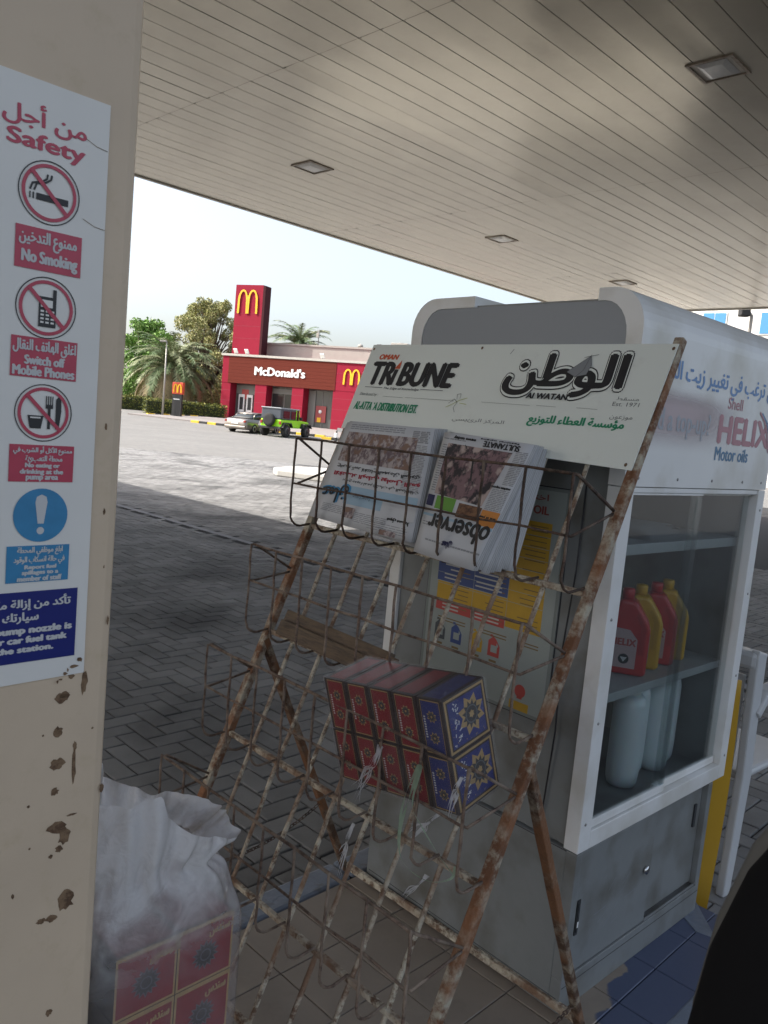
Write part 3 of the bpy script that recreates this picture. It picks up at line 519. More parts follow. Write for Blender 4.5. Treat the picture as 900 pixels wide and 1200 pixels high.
# ================================================================== RACK
OX,OY,AZR=-.0181,2.3372,-.7821; AZR=math.atan2(-.705,.709)
OX,OY=-.018,2.337
q2=dict(W=.838,dL=-.6948,kL=.4116,dR=-.7044,kR=.4350,krL=.4798,krR=.4958,xL=-.0076,xR=.0163)
W=q2['W']
def FP(t,z,off=0):
    L=Vector((q2['xL']*(z-.12),q2['dL']+q2['kL']*(z-.12),z)); Rr=Vector((W+q2['xR']*(z-.12),q2['dR']+q2['kR']*(z-.12),z))
    p=L+(Rr-L)*t; p.y-=off; return p
rack=thing('newspaper_rack','rusty cream metal newspaper rack leaning back in front of the cabinet','rack',(OX,OY,0),AZR)
RW=lambda p:Matrix.Rotation(AZR,4,'Z')@Vector(p)+Vector((OX,OY,0))
def bent(a,b,n=10,amp=.002):
    a,b=Vector(a),Vector(b); ph=random.random()*6; return [a+(b-a)*(i/n)+Vector((math.sin(i*1.3+ph),math.cos(i*.9+ph),math.sin(i*.7+ph)))*amp for i in range(n+1)]
def flat(m,a,b,wx,wy,upv=(0,0,1)):   # rectangular bar from a to b
    a,b=Vector(a),Vector(b); t=(b-a).normalized(); y=Vector(upv); y=(y-t*y.dot(t)).normalized(); x=t.cross(y)
    N=12; vs=[]
    for i in range(N+1):
        p=a+(b-a)*i/N; j=random.uniform(.93,1.05)
        for sx,sy in ((-1,-1),(1,-1),(1,1),(-1,1)): vs.append(p+x*wx/2*sx*j+y*wy/2*sy*j)
    m.add(vs,[(i*4+k,i*4+(k+1)%4,(i+1)*4+(k+1)%4,(i+1)*4+k) for i in range(N) for k in range(4)]+[(3,2,1,0),tuple(N*4+k for k in range(4))])
random.seed(11)
for t_ in (0,1):
    m=MB(); flat(m,FP(t_,.12),FP(t_,1.735 if t_ else 1.72),.021,.023,(1,0,0)); m.build('post',M_post,rack,bevel=.003)
for t_,kr,xo in ((0,q2['krL'],q2['xL']),(1,q2['krR'],q2['xR'])):
    zj=.905 if t_==0 else .885; m=MB(); flat(m,(t_*W,0,.121),(t_*W+xo*(zj-.12),-kr*(zj-.12),zj),.019,.023,(1,0,0)); m.build('rear_leg',add_third(rustmat('rusty leg',(.28,.23,.17),(.085,.045,.025),.47,26),(.2,.09,.04),.5,9),rack,bevel=.003)
for z in (1.205,.925,.665,.40): 
    m=MB(); flat(m,FP(0,z),FP(1,z-.006),.012,.013); m.build('cross_bar',M_bar,rack,bevel=.002)
m=MB(); flat(m,(0.005,.0,.137),(W-.0,0,.142),.014,.020); m.build('rear_rail',M_bar,rack,bevel=.002)
m=MB(); flat(m,FP(0,.20),FP(1,.20),.014,.016); m.build('cross_bar',M_bar,rack,bevel=.002)
for k in range(1,8):
    t_=k/8-.005*(k==1); m=MB(); m.tube([FP(t_,.16+(1.48-.16)*i/14,-.004)+Vector((random.gauss(0,.0009),random.gauss(0,.0009),0)) for i in range(15)],.0054,6,jit=.10); m.build('upright_bar',M_bar,rack)
def hooked(t_,zb,f,ztop,r=.0031):
    "vertical front wire, curling back to the cross bar"
    yb=FP(t_,zb).y; x=W*t_ ; rad=.035; pts=[(x,f,ztop-i*(ztop-zb-rad-.002)/6) for i in range(7)]
    for a in np.linspace(0,math.pi/2,6)[1:]: pts.append((x,f+rad*(1-math.cos(a)),zb+.002+rad*(1-math.sin(a))))
    pts.append((x,yb-.004,zb+.006)); return MB().tube([Vector(p)+Vector((random.gauss(0,.0008),random.gauss(0,.0008),0)) for p in pts],r,6,jit=.1)
tiers=[(1.205,-.322,1.441,1.322,True),(.925,-.440,1.163,1.068,False),(.665,-.550,.912,.803,False),(.40,-.660,.650,.540,False)]
for ti,(zb,f,zt,zm,full) in enumerate(tiers):
    bk=MB(); za=zb+.163; yL=FP(0,za).y; yR=FP(1,za).y; xr=W*1.012
    path=lambda z,zat:[(-.004,yL-.008,zat),(-.004,f+.012,z-.002),(0.002,f,z),(.012,f,z)]+[(W*i/8,f+random.gauss(0,.001),z+random.gauss(0,.0012)) for i in range(1,8)]+[(xr-.014,f,z-.002),(xr,f+.006,z-.003),(xr+.004,yR-.012,zat)]
    MW=M_wire if ti==0 else M_wire2
    if ti==3:   # left part seen, right part kinked as in the photograph
        bk.tube(path(zt-.005,za),.0033,6,jit=.1)
    else: bk.tube(path(zt,za),.0033,6,jit=.08)
    bk.build('basket_top_wire',MW,rack)
    bk=MB(); bk.tube(path(zm,za-.006),.0030,6,jit=.1); bk.build('basket_middle_wire',MW,rack)
    for k in range(9):
        m=hooked(k/8 if k<8 else 1.008,zb,f-.004,zt+.001); m.build('basket_wire',MW,rack)
# chains between front posts and rear legs
def chain(a,b,sag,name):
    a,b=Vector(a),Vector(b); m=MB(); n=int((b-a).length/.011)
    for i in range(n):
        u_=(i+.5)/n; p=a+(b-a)*u_-Vector((0,0,sag*4*u_*(1-u_))); t=(b-a).normalized(); s_=Vector((1,0,0)) if i%2 else Vector((0,0,1)); s_=(s_-t*s_.dot(t)).normalized()
        m.tube([p+t*.0085*math.cos(x)+s_*.0045*math.sin(x) for x in np.linspace(0,2*math.pi,9)],.0015,4,cap=False)
    m.build(name,M_wire,rack)
chain((0,-.115,.38),FP(0,.33),.05,'chain'); chain((W,-.045,.215),FP(1,.17),.02,'chain')
# sign board on top of the rack
BZ0,BZ1=1.455,1.7215
def RB(x,y,h):  # x 0..1 over width, y height z
    return FP(x,y,.014+h)
bdm=MB(); c_=[(-.016,1.482-.004),(1.0,1.452),(1.010,1.723),(-.016,1.7205)]
bdm.prism([(-.014,1.478),(1.003,1.4515),(1.008,1.7225),(-.0145,1.7205)],lambda x,y:FP(x,y,.0135),lambda x,y:FP(x,y,.0165)); 
M_board=mat('white painted board',(.70,.73,.68),.4,var=.05,vscale=4,col2=(.60,.61,.56),mix=.68,mscale=9,mcon=.1,bump=.03,bscale=8)
bo=bdm.build('sign_board',M_board,rack)
BF=lambda x,y,h:FP(x,y,.0166+h)
# pixel-free layout in board units: x fraction of the width, y height in metres
def bt(s,x0,x1,y0,y1,m_,name,**k):
    m=MB(); put_text(m,s,BF,x0,x1,y0,y1,**k); m.build(name,m_,bo)
M_orange=mat('orange red ink',(.55,.10,.04),.45); M_green=mat('green ink',(.02,.24,.12),.45); M_thin=mat('thin grey ink',(.16,.17,.17),.5)
bt('OMAN',.036,.117,1.678,1.692,M_orange,'oman_lettering',bold=.0018,shear=.15,lift=.0006)
tr_=MB(); 
put_text(tr_,'TR BUNE',BF,.0265,.3665,1.606,1.669,bold=.0055,shear=.06,lift=.0006); tr_.mi(0)
# the i with its flame tip
poly(tr_,BF,[(.118,1.606),(.134,1.606),(.139,1.650),(.123,1.650)],.0010); poly(tr_.mi(1),BF,[(.120,1.652),(.142,1.652),(.139,1.676)],.0012)
tr_.build('tribune_lettering',[M_ink,M_orange],bo)
tl=MB(); stroke(tl,BF,[(.022,1.598),(.098,1.5975)],.0018,.0006); stroke(tl,BF,[(.258,1.598),(.345,1.5975)],.0018,.0006); put_text(tl,'The Edge of Knowledge',BF,.105,.252,1.592,1.600,bold=.0003,shear=.2,lift=.0006)
put_text(tl,'Distributed by :',BF,.012,.092,1.571,1.582,lift=.0006,shear=.1)
for a,b in ((.115,.20),(.21,.40),(.50,.66),(.68,.74),(.80,.86)): stroke(tl,BF,[(a,1.574),(b,1.573)],.0007,.0006)
put_text(tl,'Est. 1971',BF,.895,.965,1.583,1.592,lift=.0006); put_text(tl,'مسقط ١٩٧١'.replace('١٩٧١',''),BF,.90,.96,1.596,1.604,lift=.0006); put_text(tl,'موزعون',BF,.90,.96,1.553,1.563,lift=.0006); stroke(tl,BF,[(.535,1.697),(.542,1.709)],.0016,.0006)
put_text(tl,'المركز الرئيسي',BF,.42,.60,1.520,1.533,lift=.0006)
tl.build('small_print',M_thin,bo)
bt("AL-ATTA `A DISTRIBUTION EST.",.008,.275,1.534,1.556,M_green,'distributor_lettering',bold=.0012,shear=.12)
bt('مؤسسة العطاء للتوزيع',.672,.945,1.526,1.553,M_green,'arabic_distributor_lettering',bold=.0016)
fg=MB(); stroke(fg,BF,[(.385,1.566),(.40,1.578),(.415,1.570),(.408,1.556),(.418,1.545)],.0012,.0006); stroke(fg,BF,[(.41,1.578),(.405,1.59),(.418,1.592),(.42,1.58)],.0012,.0007); stroke(fg.mi(1),BF,[(.38,1.556),(.395,1.562),(.42,1.575),(.445,1.582)],.0012,.0006); stroke(fg,BF,[(.425,1.568),(.45,1.566)],.0012,.0006); fg.build('small_figure_drawing',[M_thin,mat('lime ink',(.4,.45,.08),.5)],bo)
M_boardin=M_board
wl=MB()
wa='الوطن'; a0=.552,.900,1.598,1.697
put_text(wl.mi(0),wa,BF,*a0,outline=.0105,lift=.0006,step=.00003); put_text(wl.mi(1),wa,BF,*a0,outline=.0078,lift=.0012,step=.00003); put_text(wl.mi(0),wa,BF,*a0,bold=.0052,lift=.0018,step=.00003)
put_text(wl.mi(0),'AI WATAN',BF,.640,.765,1.590,1.603,bold=.0012,shear=.1,lift=.0024) 
poly(wl.mi(2),BF,[(.735,1.655),(.79,1.694),(.80,1.672),(.795,1.650),(.765,1.644)],.0024); stroke(wl.mi(0),BF,[(.735,1.655),(.79,1.694),(.80,1.672),(.795,1.650),(.765,1.644),(.735,1.655)],.0008,.0027); stroke(wl,BF,[(.765,1.644),(.782,1.66),(.79,1.697)],.0008,.0027); stroke(wl,BF,[(.772,1.690),(.81,1.697)],.0010,.0027)
wl.build('arabic_masthead',[M_ink,M_boardin,mat('masthead grey',(.22,.23,.24),.5)],bo)
sc=MB()
for x,y in ((-.004,1.708),(.985,1.462),(.43,1.712),(1.0,1.712)): disc(sc,BF,x,y,.004,.0008,10)
sc.build('screws',M_rustchip,bo,kind='stuff')

# ---- newspapers in the top basket
M_news=mat('newsprint',(.50,.51,.53),.75,var=.04,vscale=20); M_newsedge=mat('newsprint edge',(.36,.355,.34),.8,var=.15,vscale=60)
M_body=mat('body print grey',(.27,.275,.29),.8); M_nred=mat('news red ink',(.32,.03,.05),.7); M_nsky=mat('news sky blue tint',(.30,.42,.52),.7); M_nblue=mat('news blue ink',(.04,.22,.42),.7); M_ngreen=mat('news green block',(.13,.30,.05),.7); M_norange=mat('news orange block',(.55,.22,.05),.7); M_nnavy=mat('news navy block',(.03,.03,.08),.7)
def photomat(name,c1,c2,c3,sc,st):
    m=mat(name,c1,.6,col2=c2,mix=.5,mscale=sc,mcon=.05,stretch=st); return add_third(m,c3,.56,sc*.7,.04)
M_ph1=photomat('crowd photograph',(.14,.10,.11),(.38,.33,.32),(.20,.12,.09),70,(1,1,.45)); M_ph2=photomat('tent photograph',(.20,.12,.13),(.03,.025,.03),(.42,.33,.30),42,(1,1,.6)); M_ph3=mat('food photograph',(.20,.10,.05),.6,col2=(.07,.03,.02),mix=.5,mscale=90)
def PN(off):   # plane parallel to rack, off = distance in front
    return lambda x,y,h: FP(x,y,off+h)
def sheetstack(label_,name,pts,off0,off1,group,shift,first_extra=None,n=6):
    things=[]
    for k in range(n):
        t=k/(n-1); off=off0+(off1-off0)*t; sx,sy=shift[0]*t,shift[1]*t
        lab=label_ if k==0 else None
    return things
def newspaper(name,corners,off,thick,label_,group,curl=.0,sheets=3):
    """corners (x,y) TL,TR,BR,BL on the rack plane; off = front offset; several thin folded leaves"""
    t=thing(name,label_,'newspaper',RW(FP(*[sum(c[i] for c in corners)/4 for i in (0,1)],off)),AZR,group)
    o=Vector(FP(*[sum(c[i] for c in corners)/4 for i in (0,1)],off))
    TL,TR,BR,BL=[Vector(c) for c in corners]
    for s_ in range(sheets):
        m=MB(); nu,nv=10,8; d=off-thick*s_/sheets; th=thick/sheets*.62; g=[]
        for lay in (0,1):
            for j in range(nv+1):
                for i in range(nu+1):
                    u_,v_=i/nu,j/nv; p=(TL*(1-u_)+TR*u_)*(1-v_)+(BL*(1-u_)+BR*u_)*v_
                    e_=.0025*s_; p=p+Vector((e_*.9*(1 if u_>.5 else -1)*abs(u_-.5)*2,0)); bow=curl*math.sin(u_*math.pi)+.004*math.sin(v_*5+u_*3)*.3
                    g.append(FP(p.x,p.y,d+bow*(1 if s_==0 else .8)-(th if lay else 0))-o)
        N=(nu+1)*(nv+1); fs=[]
        for j in range(nv):
            for i in range(nu): a=j*(nu+1)+i; fs.append((a,a+nu+1,a+nu+2,a+1)); fs.append((N+a,N+a+1,N+a+nu+2,N+a+nu+1))
        m.add(g,fs,True); rim=[(i) for i in range(nu+1)]+[(j*(nu+1)+nu) for j in range(1,nv+1)]+[nv*(nu+1)+i for i in range(nu-1,-1,-1)]+[j*(nu+1) for j in range(nv-1,0,-1)]
        m.k=1; b0=0; m.f+=[(rim[i],rim[(i+1)%len(rim)],N+rim[(i+1)%len(rim)],N+rim[i]) for i in range(len(rim))]; m.m+=[1]*len(rim); m.sm+=[False]*len(rim)
        m.build('folded_leaf',[M_news,M_newsedge],t)
    def fr(x,y,h):  # unit square (0..1, y up) -> surface
        u_,v_=x,1-y; p=(TL*(1-u_)+TR*u_)*(1-v_)+(BL*(1-u_)+BR*u_)*v_; bow=curl*math.sin(u_*math.pi)+.004*math.sin(v_*5+u_*3)*.3
        return FP(p.x,p.y,off+bow+.0006+h)-o
    return t,fr
def lines(m,fr,x0,x1,y0,y1,dy=.012,h=.45,jag=.12,words=True):
    y=y1
    while y-dy*h>y0:
        x=x0
        while x<x1-.01:
            wl_=min(random.uniform(.03,.09)*(1 if words else 2),x1-x); rect(m,fr,x,x+wl_*.86,y-dy*h,y,.0005); x+=wl_
        y-=dy
random.seed(5)
GL='stack of newspapers in the left half of the top basket'; GR='stack of newspapers in the right half of the top basket'
# leftstack: front corners measured on the rack plane; leaves behind stick out to the right
LF=[(.081,1.495),(.434,1.498),(.506,1.234),(.072,1.243)]; LBk=[(.06,1.497),(.424,1.497),(.498,1.214),(.05,1.246)]
lerp4=lambda A_,B_,t: [(a[0]*(1-t)+b[0]*t+random.uniform(-.008,.008),a[1]*(1-t)+b[1]*t+random.uniform(-.006,.004)) for a,b in zip(A_,B_)]
offL=.078
for k in range(5,0,-1):
    cs=lerp4(LF,LBk,k/5)
    newspaper('newspaper',cs,offL-.0135*k,.011,['','folded newspaper just behind the front one of the left stack','folded newspaper third from the front of the left stack','folded newspaper in the middle depth of the left stack','folded newspaper fifth from the front of the left stack','rearmost newspaper of the left stack, touching the rack bars'][k],GL,curl=.004,sheets=3)
t,fr=newspaper('newspaper',LF,offL,.011,'front Arabic newspaper of the left stack, upside down with blue masthead',GL,curl=.006)
m=MB(); rectg(m,fr,.08,.86,.60,.905,.0006) ; m.build('front_photo',M_ph1,t)
m=MB(); lines(m,fr,.08,.72,.93,.985,.02); lines(m,fr,.80,.97,.42,.84,.014,.5); lines(m,fr,.80,.97,.86,.97,.016,.8); lines(m,fr,.70,.95,.20,.30,.012); lines(m,fr,.10,.36,.085,.165,.016); lines(m,fr,.46,.76,.055,.145,.016); lines(m,fr,.60,.95,.02,.10,.02,.3); m.build('body_print',M_body,t,kind='stuff')
m=MB(); put_text(m.mi(0),'حضور كبير لافتتاح المهرجان السنوي',fr,.10,.95,.525,.575,flip=True,bold=.002,lift=.0006); put_text(m.mi(1),'الاقتصاد الوطني يواصل النمو',fr,.10,.97,.455,.515,flip=True,bold=.004,lift=.0006); put_text(m.mi(0),'برامج جديدة لدعم الشباب في المحافظات',fr,.22,.97,.40,.44,flip=True,bold=.001,lift=.0006); put_text(m.mi(0),'سوق مسقط',fr,.76,.95,.125,.17,flip=True,bold=.003,lift=.0006); m.build('headline_print',[M_ink,M_nred],t)
m=MB(); rectg(m.mi(0),fr,.30,.98,.20,.375,.0004); put_text(m.mi(1),'عمان',fr,.05,.33,.19,.38,flip=True,bold=.014,lift=.0008); put_text(m.mi(2),'عمان',fr,.045,.32,.185,.37,flip=True,bold=.004,lift=.0012); put_text(m.mi(2),'جريدة يومية',fr,.38,.56,.265,.295,flip=True,lift=.0008); rectg(m.mi(3),fr,.68,.985,.165,.30,.0007); m.build('masthead_print',[M_nsky,M_nblue,M_ink,M_news],t)
m=MB(); rect(m,fr,.34,.45,.075,.175,.0008); rect(m,fr,.72,.86,.005,.05,.0008); m.build('small_photo',M_ph1,t)
# right stack
RF=[(.428,1.494),(.742,1.498),(.725,1.238),(.475,1.225)]
RF=[(.481,1.494),(.776,1.484),(.738,1.209),(.530,1.219)]; RBk=[(.44,1.494),(.752,1.472),(.778,1.212),(.55,1.213)]
offR=.088
for k in range(6,0,-1):
    cs=lerp4(RF,RBk,k/6)
    newspaper('newspaper',cs,offR-.0130*k,.0105,['','folded newspaper just behind the front one of the right stack','folded newspaper third from the front of the right stack','folded newspaper fourth from the front of the right stack','folded newspaper fifth from the front of the right stack','folded newspaper sixth from the front of the right stack','rearmost newspaper of the right stack, beside the open bars'][k],GR,curl=.003,sheets=3)
t,fr=newspaper('newspaper',RF,offR,.0105,'front English newspaper of the right stack, upside down with large black title',GR,curl=.004)
m=MB(); f2=lambda x,y,h: fr(.09+(.74-.09)*x+.09*x*y,.49+.425*y-.02*x*(1-y),h); rectg(m,f2,0,1,0,1,.0006); m.build('front_photo',M_ph2,t)
m=MB(); stroke(m,fr,[(.12,.90),(.45,.80),(.80,.88)],.006,.0008); stroke(m,fr,[(.3,.92),(.45,.80),(.62,.92)],.006,.0008); stroke(m,fr,[(.45,.80),(.5,.65)],.02,.0008); m.build('tent_rope_print',M_ink,t)
m=MB(); lines(m,fr,.78,.98,.42,.62,.013,.5); lines(m,fr,.86,.99,.66,.93,.013,.5); lines(m,fr,.03,.09,.5,.9,.02); lines(m,fr,.02,.3,.93,.955,.02); lines(m,fr,.14,.98,.115,.13,.03); lines(m,fr,.03,.18,.22,.26,.02); m.build('body_print',M_body,t,kind='stuff')
m=MB(); put_text(m,'SULTANATE',fr,.50,.88,.930,.975,flip=True,bold=.004,lift=.0008); put_text(m,'festival opens',fr,.45,.86,.982,.997,flip=True,lift=.0008,bold=.002); put_text(m,'news today',fr,.14,.40,.955,.985,flip=True,bold=.004,lift=.0008); put_text(m,'observer',fr,.12,.97,.185,.335,flip=True,bold=.010,lift=.0008); put_text(m,'first of year',fr,.76,.97,.385,.41,flip=True,bold=.003,lift=.0008); put_text(m,'market report',fr,.76,.97,.625,.65,flip=True,bold=.003,lift=.0008); m.build('headline_print',M_ink,t)
m=MB(); put_text(m,'عمان',fr,.42,.56,.10,.16,flip=True,bold=.012,lift=.0009); m.build('emblem_print',M_nnavy,t)
m=MB(); rectg(m.mi(0),fr,.01,.11,.385,.475,.0006); rectg(m.mi(1),fr,.14,.41,.375,.48,.0006); rectg(m.mi(2),fr,.46,.76,.35,.46,.0006); rectg(m.mi(3),fr,.77,.99,.33,.45,.0006); rectg(m.mi(4),fr,.01,.99,.305,.325,.0006)
lines(m.mi(5),fr,.28,.39,.39,.465,.012,.5); lines(m,fr,.02,.09,.40,.46,.014,.5); m.build('teaser_blocks',[M_nnavy,M_ngreen,M_ph3,M_norange,M_nsky,M_news],t)

# ---- wooden board in the second basket
wd=mat('weathered plywood',(.135,.095,.062),.8,var=.4,vscale=18,stretch=(1,1,9),bump=.3,bscale=40,col2=(.075,.058,.045),mix=.56,mscale=10)
a_=FP(.095,.94,.018); b_=FP(.545,.93,.022)
pl=thing('wooden_board','short weathered wooden board lying in the second basket','board',RW((a_+b_)/2),AZR)
L=(b_-a_).length; tt=(b_-a_).normalized(); upv=Vector((0,.42,.9)).normalized(); nv=tt.cross(upv)
m=MB(); m.obox((0,0,.030),tt,nv,upv,L,.018,.062); m.build('lower_ply',wd,pl,bevel=.002)
m=MB(); m.obox(Vector((-.006,-.0205,.020))+Vector((0,0,-.0)),tt,nv,upv,L-.03,.018,.040); m.build('front_ply',wd,pl,bevel=.002)
m=MB(); m.obox(Vector((L/2+.006,-.006,.024)),tt,nv,upv,.012,.034,.052); m.build('rusty_end_cap',M_rustchip,pl,bevel=.002)

# ---- tissue packs
M_packred=mat('tissue pack red',(.21,.011,.018),.3,var=.25,vscale=80); M_packblue=mat('tissue pack blue',(.025,.032,.15),.3,var=.3,vscale=80,col2=(.10,.12,.32),mix=.66,mscale=60); M_packdark=mat('tissue pack dark border',(.035,.022,.02),.35,var=.3,vscale=90); M_gold=mat('tissue pack gold',(.36,.24,.10),.4,var=.3,vscale=90); M_medal=mat('medallion dark',(.035,.03,.03),.35,var=.4,vscale=150); M_medal2=mat('medallion grey',(.10,.11,.12),.4)
PK=[M_packred,M_packdark,M_gold,M_medal,M_ltext,M_packblue,M_medal2]
def star(m,fr,cx,cy,r,n,lift):
    pts=[(cx+(r if i%2 else r*.66)*math.cos(math.pi*i/n),cy+(r if i%2 else r*.66)*math.sin(math.pi*i/n)) for i in range(2*n)]; poly(m,fr,pts,lift)
def medal(m,fr,cx,cy,r,lift=.0004):
    m.k=2; star(m,fr,cx,cy,r*1.25,8,lift); m.k=3; star(m,fr,cx,cy,r,12,lift+.0002); m.k=6; ring(m,fr,cx,cy,r*.55,r*.63,lift+.0004,16); m.k=2; star(m,fr,cx,cy,r*.3,6,lift+.0004)
def pack_mesh(w_,h_,d_,base,narrow=True):
    "one tissue pack: x width (thin), y depth, z height; narrow face at y=0, big face at x=w"
    m=MB(); k=5 if base=='blue' else 0
    m.mi(1).box(0,w_,0,d_,0,h_)
    ff=lambda x,y,h:(x,-h,y); rect(m.mi(k),ff,w_*.15,w_*.85,h_*.05,h_*.95,.0003); 
    for a in (.13,.87): rect(m.mi(2),ff,w_*a-.0006,w_*a+.0006,h_*.03,h_*.97,.0005)
    rect(m.mi(2),ff,w_*.12,w_*.88,h_*.955,h_*.975,.0005); rect(m.mi(2),ff,w_*.12,w_*.88,h_*.025,h_*.045,.0005)
    medal(m,ff,w_*.52,h_*.69,w_*.165,.0006); medal(m,ff,w_*.52,h_*.31,w_*.165,.0006); m.k=4; 
    for i in range(9): rect(m,ff,w_*.19,w_*.26,h_*(.3+.045*i),h_*(.325+.045*i),.0007)
    bf_=lambda x,y,h:(w_+h,x,y)
    rect(m.mi(2),bf_,d_*.03,d_*.97,h_*.03,h_*.97,.0003); rect(m.mi(1),bf_,d_*.07,d_*.93,h_*.07,h_*.93,.0005); rect(m.mi(k),bf_,d_*.10,d_*.90,h_*.10,h_*.90,.0007)
    m.k=2; star(m,bf_,d_*.6,h_*.52,h_*.36,8,.0009); medal(m,bf_,d_*.6,h_*.52,h_*.25,.0011)
    m.k=4; random.seed(2)
    for i in range(22):
        x,z=random.uniform(.13,.3),random.uniform(.14,.86); stroke(m,bf_,[(d_*x,h_*z),(d_*(x+random.uniform(-.04,.06)),h_*(z+random.uniform(-.04,.05)))],.0022,.0012)
    m.k=2
    for i in range(70):
        x,z=random.uniform(.12,.88),random.uniform(.12,.88)
        if abs(x-.6)<.3 and abs(z-.52)<.34: continue
        disc(m,bf_,d_*x,h_*z,random.uniform(.0006,.0013),.0011,5)
    for i in range(20):
        for x in (.05,.95): disc(m,bf_,d_*x,h_*(.06+.0465*i),.0008,.0009,5)
        for q in (.21,.80): disc(m,ff,w_*q,h_*(.07+.045*i),.0006,.0007,5)
    tf=lambda x,y,h:(x,y,h_+h); rect(m.mi(k),tf,w_*.15,w_*.85,d_*.06,d_*.94,.0003); bkf=lambda x,y,h:(x,d_+h,y); rect(m,bkf,w_*.1,w_*.9,h_*.05,h_*.95,.0003)
    lf=lambda x,y,h:(-h,x,y); rect(m,lf,d_*.08,d_*.92,h_*.08,h_*.92,.0003)
    return m
BM=Matrix(((.708,.662,-.247),(-.691,.722,-.043),(.150,.201,.968)))
bund=thing('tissue_pack_bundle','shrink wrapped bundle of red and blue tissue packs in the third basket','tissue packs',(-.038,1.625,.746))
bund.rotation_euler=BM.to_euler()
w_,h_,d_=.0648,.113,.127; protoR=None
for i in range(5):
    for j in range(2):
        blue=(i==4); m=pack_mesh(w_-.002,h_-.002,d_-.002,'blue' if blue else 'red')
        o=m.build('tissue_pack',PK,bund,bevel=0,fix=False); o.location=(w_*i+.001,random.uniform(-.0015,.0015),h_*j+.001); o.rotation_euler=(0,R(random.uniform(-.6,.6)),R(random.uniform(-.8,.8)))
        o['label']='blue pack' if blue else 'red pack'
def filmmat(name,dens,rough=.12,col=(.8,.8,.82),zr=None):
    m=bpy.data.materials.new(name); m.use_nodes=True; n=m.node_tree.nodes; l=m.node_tree.links; out=n['Material Output']
    tr=n.new('ShaderNodeBsdfTransparent'); gl=n.new('ShaderNodeBsdfGlossy'); gl.inputs['Roughness'].default_value=rough; df=n.new('ShaderNodeBsdfDiffuse'); df.inputs[0].default_value=(*col,1); tl=n.new('ShaderNodeBsdfTranslucent'); tl.inputs[0].default_value=(*col,1)
    m1=n.new('ShaderNodeMixShader'); m1.inputs[0].default_value=.5; l.new(df.outputs[0],m1.inputs[1]); l.new(tl.outputs[0],m1.inputs[2])
    tc=n.new('ShaderNodeTexCoord'); nz=n.new('ShaderNodeTexNoise'); nz.inputs['Scale'].default_value=9; nz.inputs['Detail'].default_value=5; nz.inputs['Distortion'].default_value=1.5; l.new(tc.outputs['Object'],nz.inputs[0])
    mr=n.new('ShaderNodeMapRange'); mr.inputs[1].default_value=.35; mr.inputs[2].default_value=.7; mr.inputs[3].default_value=dens*.6; mr.inputs[4].default_value=min(1,dens*1.5); l.new(nz.outputs[0],mr.inputs[0])
    dsock=mr.outputs[0]
    if zr:   # loose gathered film at the top lies in several layers, the taut film lower down in one
        sx=n.new('ShaderNodeSeparateXYZ'); l.new(tc.outputs['Object'],sx.inputs[0]); mz=n.new('ShaderNodeMapRange'); mz.interpolation_type='SMOOTHSTEP'
        for i_,v_ in enumerate(zr): mz.inputs[i_+1].default_value=v_
        l.new(sx.outputs[2],mz.inputs[0]); mk=n.new('ShaderNodeMath'); mk.operation='MULTIPLY'; mk.use_clamp=True; l.new(mr.outputs[0],mk.inputs[0]); l.new(mz.outputs[0],mk.inputs[1]); dsock=mk.outputs[0]
    m2=n.new('ShaderNodeMixShader'); l.new(dsock,m2.inputs[0]); l.new(tr.outputs[0],m2.inputs[1]); l.new(m1.outputs[0],m2.inputs[2])
    lw=n.new('ShaderNodeLayerWeight'); lw.inputs[0].default_value=.35; mm=n.new('ShaderNodeMath'); mm.operation='MULTIPLY'; pw=n.new('ShaderNodeMath'); pw.operation='POWER'; l.new(lw.outputs['Facing'],pw.inputs[0]); pw.inputs[1].default_value=2.2 if zr else 3; l.new(pw.outputs[0],mm.inputs[0]); mm.inputs[1].default_value=.95 if zr else .7
    m3=n.new('ShaderNodeMixShader'); l.new(mm.outputs[0],m3.inputs[0]); l.new(m2.outputs[0],m3.inputs[1]); l.new(gl.outputs[0],m3.inputs[2])
    wv=n.new('ShaderNodeTexNoise'); wv.inputs['Scale'].default_value=28; wv.inputs['Detail'].default_value=3; wv.inputs['Distortion'].default_value=2.5; l.new(tc.outputs['Object'],wv.inputs[0]); bp=n.new('ShaderNodeBump'); bp.inputs['Strength'].default_value=.35; bp.inputs['Distance'].default_value=.02; l.new(wv.outputs[0],bp.inputs['Height'])
    if zr:
        rg=n.new('ShaderNodeTexNoise'); rg.noise_type='RIDGED_MULTIFRACTAL'; rg.inputs['Scale'].default_value=5.5; rg.inputs['Detail'].default_value=3; rg.inputs['Distortion'].default_value=1.2; mpp=n.new('ShaderNodeMapping'); mpp.inputs['Scale'].default_value=(1,1,.55); l.new(tc.outputs['Object'],mpp.inputs[0]); l.new(mpp.outputs[0],rg.inputs[0])
        b2=n.new('ShaderNodeBump'); b2.inputs['Strength'].default_value=.7; b2.inputs['Distance'].default_value=.02; l.new(rg.outputs[0],b2.inputs['Height']); l.new(bp.outputs[0],b2.inputs['Normal']); bp=b2
    for s_ in (gl,df): l.new(bp.outputs[0],s_.inputs['Normal'])
    l.new(m3.outputs[0],out.inputs[0]); return m
M_film=filmmat('shrink film',.09,.04)
wrp=MB(); e=.0025; X,Z=5*w_,2*h_
